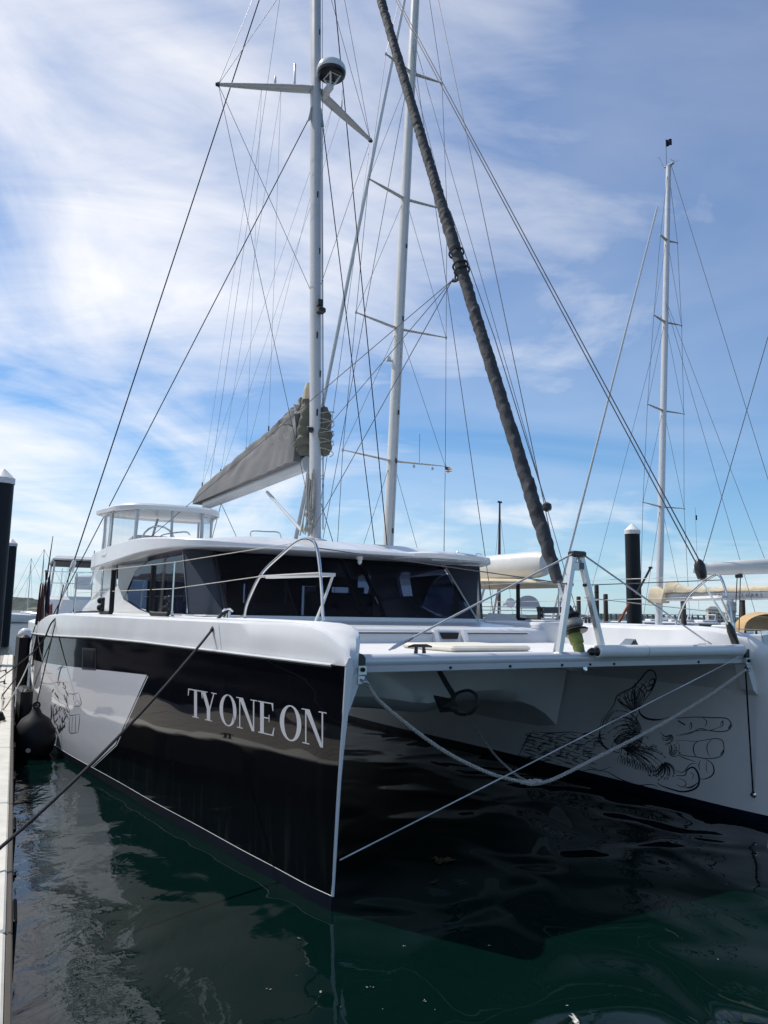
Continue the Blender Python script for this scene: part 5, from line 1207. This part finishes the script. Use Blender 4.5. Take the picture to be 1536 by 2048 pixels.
# silver-masted yacht further along
zB = [hz(x, y, 34).z for x, y in ((1320,1014),(1322,822),(1326,645),(1333,482))]; zBt = hz(1337,332,34).z
yb, myb = yacht('sloop with silver mast and cream canvas sail cover beyond the port bow', 1318, 1215, 34, AXIS, zBt, (1337,332), [(zB[0],1.5,.15),(zB[1],1.35,.15),(zB[2],1.05,.15),(zB[3],.65,.12)], .125, 'mastgrey', 6.6, 7.0, 3.9, 1.15)
be = yl(yb, at(1560,1186,27.5)); be = Vector((0, -6.0, at(1318,1195,34).z)); z0 = be.z
bo2 = obj('boom', loft([bs(Vector((0,-.3,z0+.05)),.10,.22), bs(Vector((0,-6.2,z0+.1)),.10,.22)], closed=True, cap0=True, cap1=True), 'mastgrey', yb)
secs = []
for i in range(41):
    u = i/40; y = lerp(.22, -6.2, u); h = lerp(.95, .22, min(1, u*3.2)**.6); w = lerp(.34, .16, min(1, u*3))
    if u < .05: h *= .75 + u*5
    sec = []
    for k in range(15):
        a = math.pi*k/14; n_ = .05*noise.noise(Vector((u*14, k*.35, 5)))
        sec.append(Vector((w*math.cos(a)*1.0+n_, y, z0 + (.20 if u > .12 else -.25) + h*math.sin(a) + n_)))
    secs.append(sec)
obj('sail_cover', loft(secs, closed=True, cap0=True, cap1=True), 'cream', bo2)
cl_ = yl(yb, CAM); sd_ = 1 if cl_.x > 0 else -1
for ch, px in (('I',1431),('N',1441),('T',1485),('O',1495),('R',1505),('K',1514),('S',1523)):
    w_ = yl(yb, at(px, 1197, 30)); d_ = w_ - cl_; k_ = (sd_*.112 - cl_.x)/d_.x; pt = cl_ + d_*k_
    tcv = bpy.data.curves.new('lettering', 'FONT'); tcv.body = ch; tcv.size = .17; tcv.align_x = 'CENTER'; tcv.extrude = .002
    to_ = bpy.data.objects.new('lettering', tcv); me_ = bpy.data.meshes.new_from_object(to_); me_.materials.clear(); me_.materials.append(M['greypanel'])
    bpy.data.objects.remove(to_)
    lo_ = link('lettering', me_, bo2); lo_.matrix_basis = Matrix(((0, 0, sd_, pt.x), (sd_, 0, 0, pt.y), (0, 1, 0, z0 + .0), (0, 0, 0, 1)))
f0, f1 = Vector((0, 6.4, 1.5)), myb(zBt)+Vector((0,.15,zBt-.3))
obj('furled_headsail', tube([f0, f0.lerp(f1,.04), f0.lerp(f1,.93)], [.04,.065,.04], 8), 'mastgrey', yb)
obj('backstay', tube([Vector((0,-6.9,1.2)), myb(zBt)+Vector((0,-.15,zBt-.05))], .011, 6), 'wire', yb)
for dx in (-1.2, 1.2): obj('running_backstay', tube([Vector((dx,-5.5,1.2)), myb(zB[2])+Vector((dx*.05,-.1,zB[2]+.9))], .009, 6), 'wire', yb)
obj('inner_stay', tube([Vector((0, 4.4, 1.4)), myb(zB[2])+Vector((0,0,zB[2]+.8))], .009, 6), 'wire', yb)
# masthead gear
mh = myb(zBt) + Vector((0,0,zBt))
obj('masthead_crane', join(bevbox(mh.x-.07,mh.x+.07,mh.y-.28,mh.y+.22,zBt-.02,zBt+.07,.02), tube([mh+Vector((0,.25,.05)), mh+Vector((-.3,.3,.5)), mh+Vector((-.36,.3,.42))], .012, 6), tube([mh+Vector((0,-.2,.05)), mh+Vector((.45,-.25,.35))], .012, 6), tube([mh+Vector((.2,.0,.42)), mh+Vector((.55,0,.42))], .012, 6)), 'alu', yb)
obj('masthead_rod', tube([mh+Vector((0,.1,0)), mh+Vector((0,.1,1.45))], .012, 6), 'wire', yb)
e, f = flag('masthead_flag', yb.matrix_basis @ (mh+Vector((.02,.1,1.42))), .26, .36, 'flag_navy', 'small navy burgee flying above the silver masthead', -.3)
rig_p = hz(1391,1030,34)
e2, f2 = flag('courtesy_pennant', hz(1391,1030,34), .10, .24, 'flag_navy', 'tiny dark pennant hanging under the silver mast spreader', .4)
obj('pennant_halyard', tube([Vector((0,0,.35)), Vector((0,0,-4.2))], .006, 5), 'wire', e2)
# crutched white boom of a yacht lying beyond the frame on the right
hc_ = Vector((.62, -.78, 0)).normalized()
foot = at(1720,1150,17.5)
yc = empty('sailing_yacht', 'yacht with a rounded white boom and tan spray hood beyond the port bow', 'yacht', (at(1760,1150,21).x, at(1760,1150,21).y, 0), math.atan2(-hc_.y*0+.35, .94)-math.pi/2)
def cl(p): return yl(yc, p)
yacht_hull(yc, 5.5, 8.0, 3.8, 1.25)
spar(yc, 1.5, 19, .17, .13, lambda z: Vector((0, -.02*(z-1.5), 0)), 'mastwhite')
p0, p1 = cl(at(1386,1139,20.5)), cl(at(1560,1131,20.0)); p2 = Vector((0,-.25,p1.z))
dd = (p1-p0); 
def bsx(p, w, h, d):
    n_ = Vector((-d.y, d.x, 0)).normalized(); return [p + n_*(w*math.cos(q)) + Vector((0,0,h*math.sin(q))) for q in [2*math.pi*j/18 for j in range(18)]]
dn_ = dd.normalized()
bm_ = obj('boom', loft([bsx(p0,.08,.08,dn_), bsx(p0+dn_*.12,.13,.14,dn_), bsx(p0+dn_*.5,.16,.18,dn_), bsx(p1,.19,.21,dn_), bsx(p2,.2,.22,dn_)], closed=True, cap0=True, cap1=True), 'mastwhite', yc)
m1 = cl(at(1478,1152,20.2)); obj('sheet_car', bevbox(m1.x-.10, m1.x+.10, m1.y-.05, m1.y+.05, m1.z-.05, m1.z+.04, .015), 'black_plastic', bm_)
for dx in (-5, 4): obj('mainsheet', tube([m1+Vector((dx*.012,0,0)), cl(at(1474+dx,1262,20.3))], .012, 6), 'rope_black', bm_)
obj('topping_lift', tube([p0+dn_*.2, cl(at(1540,660,20.8))], .010, 6), 'wire', yc)
def arch(D, x0, x1, yb, yt):
    return [cl(at(lerp(x0, x1, .5-.5*math.cos(math.pi*i/16)), lerp(yb, yt, math.sin(math.pi*i/16)**.7), D)) for i in range(17)]
obj('spray_hood', loft([arch(25.5,1466,1568,1262,1232), arch(25.0,1470,1572,1262,1224), arch(24.0,1488,1590,1266,1228)]), 'tan', yc)
obj('hood_front', loft([arch(25.55,1465,1569,1262,1231), [cl(at(lerp(1476,1556,i/16),lerp(1262,1262,i/16),25.6)) for i in range(17)]]), 'tan_light', yc)
obj('rail_wire', tube([cl(at(1440,1256,22)), cl(at(1560,1262,20))], .012, 6), 'steel', yc)
# catamaran davit yacht with bimini behind the stern on the left
def left_boat():
    c = at(150,1240,30); e = empty('motor_yacht', 'white cruiser with flat dark bimini top beyond the stern of the catamaran', 'motor yacht', (c.x, c.y, 0), R(25))
    yacht_hull(e, 5, 5, 3.6, 1.7)
    cb_ = obj('deckhouse', bevbox(-1.3, 1.3, -3.2, 1.8, 1.7, 2.65, .12), 'hullwhite', e)
    obj('window_band', bevbox(-1.32, 1.32, -3.0, 1.6, 2.05, 2.4, .03), 'darkglass', cb_)
    bi = obj('bimini', loft([[Vector((x, y, z)) for x, y in ((-k,-2.6*k),(k,-2.6*k),(k,1.5*k),(-k,1.5*k))] for k, z in ((1.0,3.95),(1.03,4.0),(.9,4.12),(.4,4.18))], closed=True, cap0=True, cap1=True), 'alu', e, smooth=False)
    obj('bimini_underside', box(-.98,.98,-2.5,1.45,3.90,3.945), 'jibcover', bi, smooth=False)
    for x in (-.95,.95):
        for y in (-2.4,1.3): obj('bimini_post', tube([Vector((x,y,3.95)), Vector((x*1.1,y,2.6))], .035, 6), 'alu', bi)
    for z in (3.1,3.5): obj('guard_rail', tube(curve([(-1.3,-3.1,z),(1.3,-3.1,z),(1.3,1.7,z)],4), .015, 6), 'steel', e)
    obj('fender_cover', bevbox(-.3,.3,-3.3,-3.15,2.9,3.4,.05), 'gel', e)
    obj('dash_light', tube([Vector((.3,-3.1,2.6)), Vector((.3,-3.1,4.3))], .02, 6), 'alu', e)
left_boat()
# ensign furled on its staff at the stern
sp0, sp1 = at(92,1245,17.6), at(92,1140,17.6)
en = empty('ensign', 'furled red white and blue ensign on a staff at the stern of the catamaran', 'flag', sp0)
obj('staff', tube([Vector((0,0,-.2)), sp1-sp0], .018, 8), 'rubber', en)
def cloth(x0, x1, z0, z1, d, seed):
    secs = []
    for i in range(25):
        u = i/24; x = lerp(x0, x1, u); secs.append([Vector((x + .02*math.sin(u*9+seed), d+.06*math.sin(u*16+seed), z0 - .1*u)), Vector((x*.8, d+.03*math.sin(u*16+seed), z1 + .1*u))])
    return loft(secs)
obj('flag_cloth', cloth(-.20, .06, .0, .86, -.02, 0), 'flag_white', en)
for k in range(3): obj('flag_stripe', cloth(-.19+.06*k, -.172+.06*k, .02, .80, -.10, k), mat('ensign_red%d'%k, (.10,.05,.05), .9), en)
obj('flag_fold', cloth(.02, .18, -.02, .35, -.03, 2), mat('ensign_bright_red', (.45,.16,.16), .9), en)
obj('flag_fold', cloth(-.01, .05, .3, 1.0, -.05, 1), 'flag_navy', en)
# rods and posts at the stern
for (x0, y0, x1, y1, D, lab) in ((106,1072,93,1160,17.8,'dark rod leaning at the stern beside the ensign'),):
    tag(obj('rod', tube([at(x1,y1,D), at(x0,y0,D)], [.02,.008], 6), 'rubber'), lab, 'rod')
ob = empty('outboard_motor', 'white outboard motor cowl at the stern between dock and hull', 'motor', at(50,1272,19.5))
obj('cowl', lathe([(.03,-.2),(.12,-.18),(.18,-.05),(.16,.1),(.09,.18),(.02,.2)], 18), 'gel', ob)
obj('leg', bevbox(-.05,.05,-.05,.05,-1.9,-.15,.02), 'alu', ob)
# dark timber bow-sprit boats and gear seen over the port deck
tb = empty('wooden_schooner', 'old wooden boat with varnished mast standing far behind the port deck', 'boat', at(998,1232,60) - Vector((0,0,at(998,1232,60).z)), R(40))
yacht_hull(tb, 6, 6, 3.6, 1.2, 'navyhull')
mz = at(1000,998,60).z; obj('mast', tube([Vector((0,0,1)), Vector((.05,0,mz*.6)), Vector((.12,0,mz))], [.14,.12,.07], 10), 'brown', tb)
obj('gaff_block', bevbox(-.1,.35,-.06,.06,mz-.12,mz+.02,.02), 'rubber', tb)
for x in (-1.5,1.5): obj('shroud', tube([Vector((x,-.3,1.2)), Vector((.1,0,mz-.8))], .012, 5), 'wire', tb)
def cruiser(px, py, D, rz, lab, s=1.0):
    c = at(px, py, D); e = empty('motor_cruiser', lab, 'motor boat', (c.x, c.y, 0), rz, 'white motor boats in the marina')
    yacht_hull(e, 4*s, 4*s, 2.9*s, 1.1*s)
    dh = obj('deckhouse', bevbox(-1.0*s, 1.0*s, -2.2*s, 1.3*s, 1.1*s, 2.0*s, .12*s), 'hullwhite', e)
    obj('window_band', bevbox(-1.02*s, 1.02*s, -1.9*s, 1.1*s, 1.45*s, 1.75*s, .03*s), 'darkglass', dh)
    obj('flybridge', bevbox(-.8*s, .8*s, -2.0*s, .3*s, 2.0*s, 2.25*s, .06*s), 'hullwhite', dh)
    obj('radar_arch', tube([Vector((-.8*s,-1.6*s,2.2*s)), Vector((-.7*s,-1.8*s,2.9*s)), Vector((.7*s,-1.8*s,2.9*s)), Vector((.8*s,-1.6*s,2.2*s))], .06*s, 6), 'hullwhite', dh)
cruiser(1090,1232,48,R(70),'white motor cruiser with dark window band behind the furling drum')
cruiser(1145,1236,62,R(100),'white flybridge cruiser between the dark piles')
cruiser(1232,1238,58,R(60),'white cruiser partly hidden by the tall capped pile', .9)
cruiser(1345,1240,80,R(80),'white cruiser in the far row under the cream sail cover')
cruiser(1400,1241,95,R(110),'white cruiser moored in front of the pale apartment block')
cruiser(1300,1240,90,R(95),'white cruiser between the capped pile and the silver mast')
# orange-striped crane boom leaning by the pile
kb_ = empty('dock_derrick', 'rust-brown derrick boom leaning behind the tall capped pile', 'derrick', at(1235,1250,31))
obj('derrick_boom', tube([Vector((0,0,0)), at(1258,1208,31)-at(1235,1250,31)], .05, 8), 'orange', kb_)
obj('derrick_base', bevbox(-.15,.15,-.15,.15,-.9,.05,.03), 'wood_dark', kb_)
ob2 = empty('raised_outrigger', 'dark outrigger pole raised beside the tall capped pile', 'pole', at(1272,1190,31.5))
obj('pole', tube([Vector((0,0,0)), at(1301,1136,31.5)-at(1272,1190,31.5)], .045, 8), 'black_plastic', ob2)
obj('pole_tip', lathe([(.04,-.04),(.085,-.02),(.085,.04),(.04,.06)], 10, at(1301,1136,31.5)-at(1272,1190,31.5)), 'black_plastic', ob2)

# ================================================================== FAR SHORE
def hill(name, x0, x1, y, h, seed, label):
    V, Fc = [], []; n = 90; rows = 7
    for j in range(rows):
        for i in range(n):
            u = i/(n-1); v = j/(rows-1)
            prof_ = math.sin(math.pi*min(1, max(0, u)))**.5
            hh = h*prof_*(.7+.4*noise.noise(Vector((u*5, seed, 0)))+.25*noise.noise(Vector((u*40, seed, 3*v)))) * math.sin(math.pi*.5*min(1, v*1.4))
            V.append((lerp(x0, x1, u), y + v*120, max(-1, hh - (1 if v == 0 else 0))))
    for j in range(rows-1):
        for i in range(n-1): a = j*n+i; Fc.append((a, a+1, a+1+n, a+n))
    o = obj(name, (V, Fc), 'foliage', smooth=False); struct(o, label); return o
hill('far_shore', -900, -395, 1020, 26, 1.5, 'low wooded shore across the harbour')
hill('far_shore', 120, 1500, 2300, 20, 4.2, 'thin distant shoreline behind the marina')
# moored sailboat off the shore
def moored(px, py, D, mh_, lab, rz, L_=4.5):
    c = at(px, py, D); e = empty('moored_sailboat', lab, 'sailboat', (c.x, c.y, 0), rz, 'sailboats moored out in the harbour')
    yacht_hull(e, L_, L_, L_*.62, 1.1); obj('coachroof', bevbox(-.8, .8, -1.8, 1.6, 1.1, 1.6, .15), 'hullwhite', e)
    obj('mast', tube([Vector((0,.4,1)), Vector((0,.4,mh_))], [.09,.06], 8), 'mastgrey', e)
    obj('boom', tube([Vector((0,.3,2.2)), Vector((0,-3.2,2.3))], [.14,.1], 8), 'cream', e)
    for x in (-1.2, 1.2): obj('shroud', tube([Vector((x,.3,1.1)), Vector((0,.4,mh_*.95))], .02, 5), 'wire', e)
    obj('forestay', tube([Vector((0,L_-.2,1.2)), Vector((0,.4,mh_))], .02, 5), 'wire', e); obj('backstay', tube([Vector((0,-L_+.1,1.2)), Vector((0,.4,mh_))], .02, 5), 'wire', e)
moored(57,1232,150,12.0,'pale moored sailboat with bare mast off the wooded shore',R(70),6.5)
moored(120,1226,240,15,'distant moored sailboat seen past the stern bimini',R(60),6)
moored(84,1230,120,11.5,'moored sailboat with a furled sail beyond the ensign',R(95),5.5)
moored(133,1229,170,14,'tall-masted moored sailboat between the ensign and the stern bimini',R(40),6)
c = at(28,1228,170); td = empty('moored_tender', 'tiny open tender floating near the moored sailboat', 'dinghy', (c.x, c.y, 0), R(80)); yacht_hull(td, 1.6, 1.6, 1.3, .4, 'alu')
# apartment block and bridge behind the marina
bc = at(1436,1243,620); bld = empty('apartment_block', 'pale apartment block with grey hipped roof across the water', 'building', (bc.x, bc.y, 0), R(-12))
def facade(x0, x1, y0, y1, h, rh):
    wl = obj('wall', box(x0, x1, y0, y1, 0, h), 'concrete', bld, smooth=False)
    V = [Vector(p) for p in ((x0-.5,y0-.5,h),(x1+.5,y0-.5,h),(x1+.5,y1+.5,h),(x0-.5,y1+.5,h),(lerp(x0,x1,.3),lerp(y0,y1,.5),h+rh),(lerp(x0,x1,.7),lerp(y0,y1,.5),h+rh))]
    obj('roof', (V, [(0,1,5,4),(1,2,5),(2,3,4,5),(3,0,4),(0,3,2,1)]), 'roofgrey', bld, smooth=False)
    nx = int((x1-x0)/2.6); wm = mesh('window', *box(-.6, .6, -.06, .05, 0, 1.3), 'darkglass', smooth=False)
    for k in range(nx):
        for f in range(int(h/2.9)): link('window', wm, bld, (x0+1.3+k*(x1-x0-2.6)/max(1, nx-1), y0, 1+f*2.9))
facade(-7, 2, 0, 10, 11, 2.6); facade(2.0, 9, 2, 11, 7.5, 2.0)
bg0, bg1 = at(1290,1234,1600), at(1440,1242,1500)
brd = empty('long_bridge', 'long low bridge on many piers crossing the far water', 'bridge', (bg0.x, bg0.y, 0))
dvec = bg1-bg0; dvec.z = 0; Lb = dvec.length; ang = math.atan2(dvec.y, dvec.x); brd.rotation_euler = (0,0,ang)
obj('bridge_deck', bevbox(-120, Lb+60, -4, 4, 11.5, 13.2, .4), 'bridge', brd, smooth=False)
pmh = mesh('bridge_pier', *bevbox(-.9, .9, -4, 4, -2, 11.5, .3), 'bridge', smooth=False)
for k in range(28): link('bridge_pier', pmh, brd, (-110 + k*(Lb+160)/27, 0, 0))
# far pier with dock boxes, pedestals and more boats behind the port deck
pp0, pp1 = onz(930,1262,.6), onz(1536,1270,.6)
fpv = (pp1-pp0); fpv.z = 0; fl_ = fpv.length; fa_ = math.atan2(fpv.y, fpv.x)
pier = empty('far_pier', 'long low timber pier crossing behind the berthed yachts', 'pier', (pp0.x, pp0.y, 0), fa_)
obj('pier_deck', bevbox(-8, fl_+6, -.9, .9, .35, .55, .03), 'wood', pier)
pst = mesh('pier_post', *lathe([(.13,-2),(.13,1.1),(.1,1.2)], 10), 'wood_dark')
for k in range(int(fl_/4)+3): link('pier_post', pst, pier, (-7+k*4, .95, 0))
for k, (x, lab) in enumerate(((.18,'white dock box on the far pier behind the furling drum'),(.34,'white dock box on the far pier left of the capped pile'),(.62,'white dock box on the far pier right of the capped pile'),(.78,'white dock box on the far pier near the cream sail cover'))):
    bx_ = empty('dock_box', lab, 'dock box', pier.matrix_basis @ Vector((fl_*x, .3, .55)), fa_, 'dock boxes on the far pier')
    obj('box_body', bevbox(-.6,.6,-.3,.3,0,.5,.04), 'hullwhite', bx_); obj('box_lid', bevbox(-.63,.63,-.33,.33,.505,.62,.05), 'hullwhite', bx_)
for k, (x, lab) in enumerate(((.26,'slim power pedestal on the far pier beside the short timber pile'),(.70,'slim power pedestal on the far pier beyond the silver mast'))):
    e = empty('power_pedestal', lab, 'pedestal', pier.matrix_basis @ Vector((fl_*x, -.4, .55)), fa_, 'power pedestals on the far pier')
    obj('post', bevbox(-.11,.11,-.11,.11,0,.95,.02), 'hullwhite', e); obj('lamp_cap', bevbox(-.14,.14,-.14,.14,.955,1.1,.04), 'black_plastic', e)
cruiser(1120,1238,75,R(20),'white cruiser lying stern-on behind the striker post', .8)
cruiser(1180,1239,85,R(150),'low white cruiser between the two slim dark piles', .8)
cruiser(1455,1243,70,R(35),'white cruiser right of the pale apartment block', .9)
cruiser(1335,1242,60,R(160),'white cruiser under the boom of the silver-masted sloop', .8)
# drift weed and leaves on the water
rw = random.Random(11)
def debris(px, py, s, lab, m, n):
    c = onz(px, py, .004); V, Fc = [], []
    for i in range(n):
        a = rw.uniform(0, 6.28); l_ = s*rw.uniform(.3, 1); w = l_*.16
        o = Vector((rw.uniform(-s, s)*.5, rw.uniform(-s, s)*.5, rw.uniform(0, .006)))
        d = Vector((math.cos(a), math.sin(a), rw.uniform(0, .12))); n_ = Vector((-d.y, d.x, 0)); b = len(V)
        V += [o - n_*w*.2, o + d*l_*.5 - n_*w, o + d*l_, o + d*l_*.5 + n_*w]; Fc.append((b, b+1, b+2, b+3))
    return tag(obj('drift_weed' if n > 6 else 'drift_leaf', (V, Fc), m, smooth=False, loc=c), lab, 'seaweed' if n > 6 else 'leaf', None if n > 6 else 'leaf scraps floating on the dark water')
debris(887,1721,.10,'clump of brown seaweed floating under the crossbeam','weed',46)
debris(868,1765,.045,'smaller tuft of seaweed floating near the brown clump','weed',14)
for x, y in ((965,1811),(1024,1831),(808,1893),(762,2018),(983,1891),(1119,1676),(1455,1769),(868,2020),(931,1771),(1135,2012),(1434,1919),(740,1974),(838,1883),(600,1877),(537,1980),(592,1952),(640,1985),(850,2003)):
    debris(x, y, rw.uniform(.012,.028),'tiny pale leaf scrap floating on the dark water beside the hull','leafdebris',rw.choice((1,2,3)))
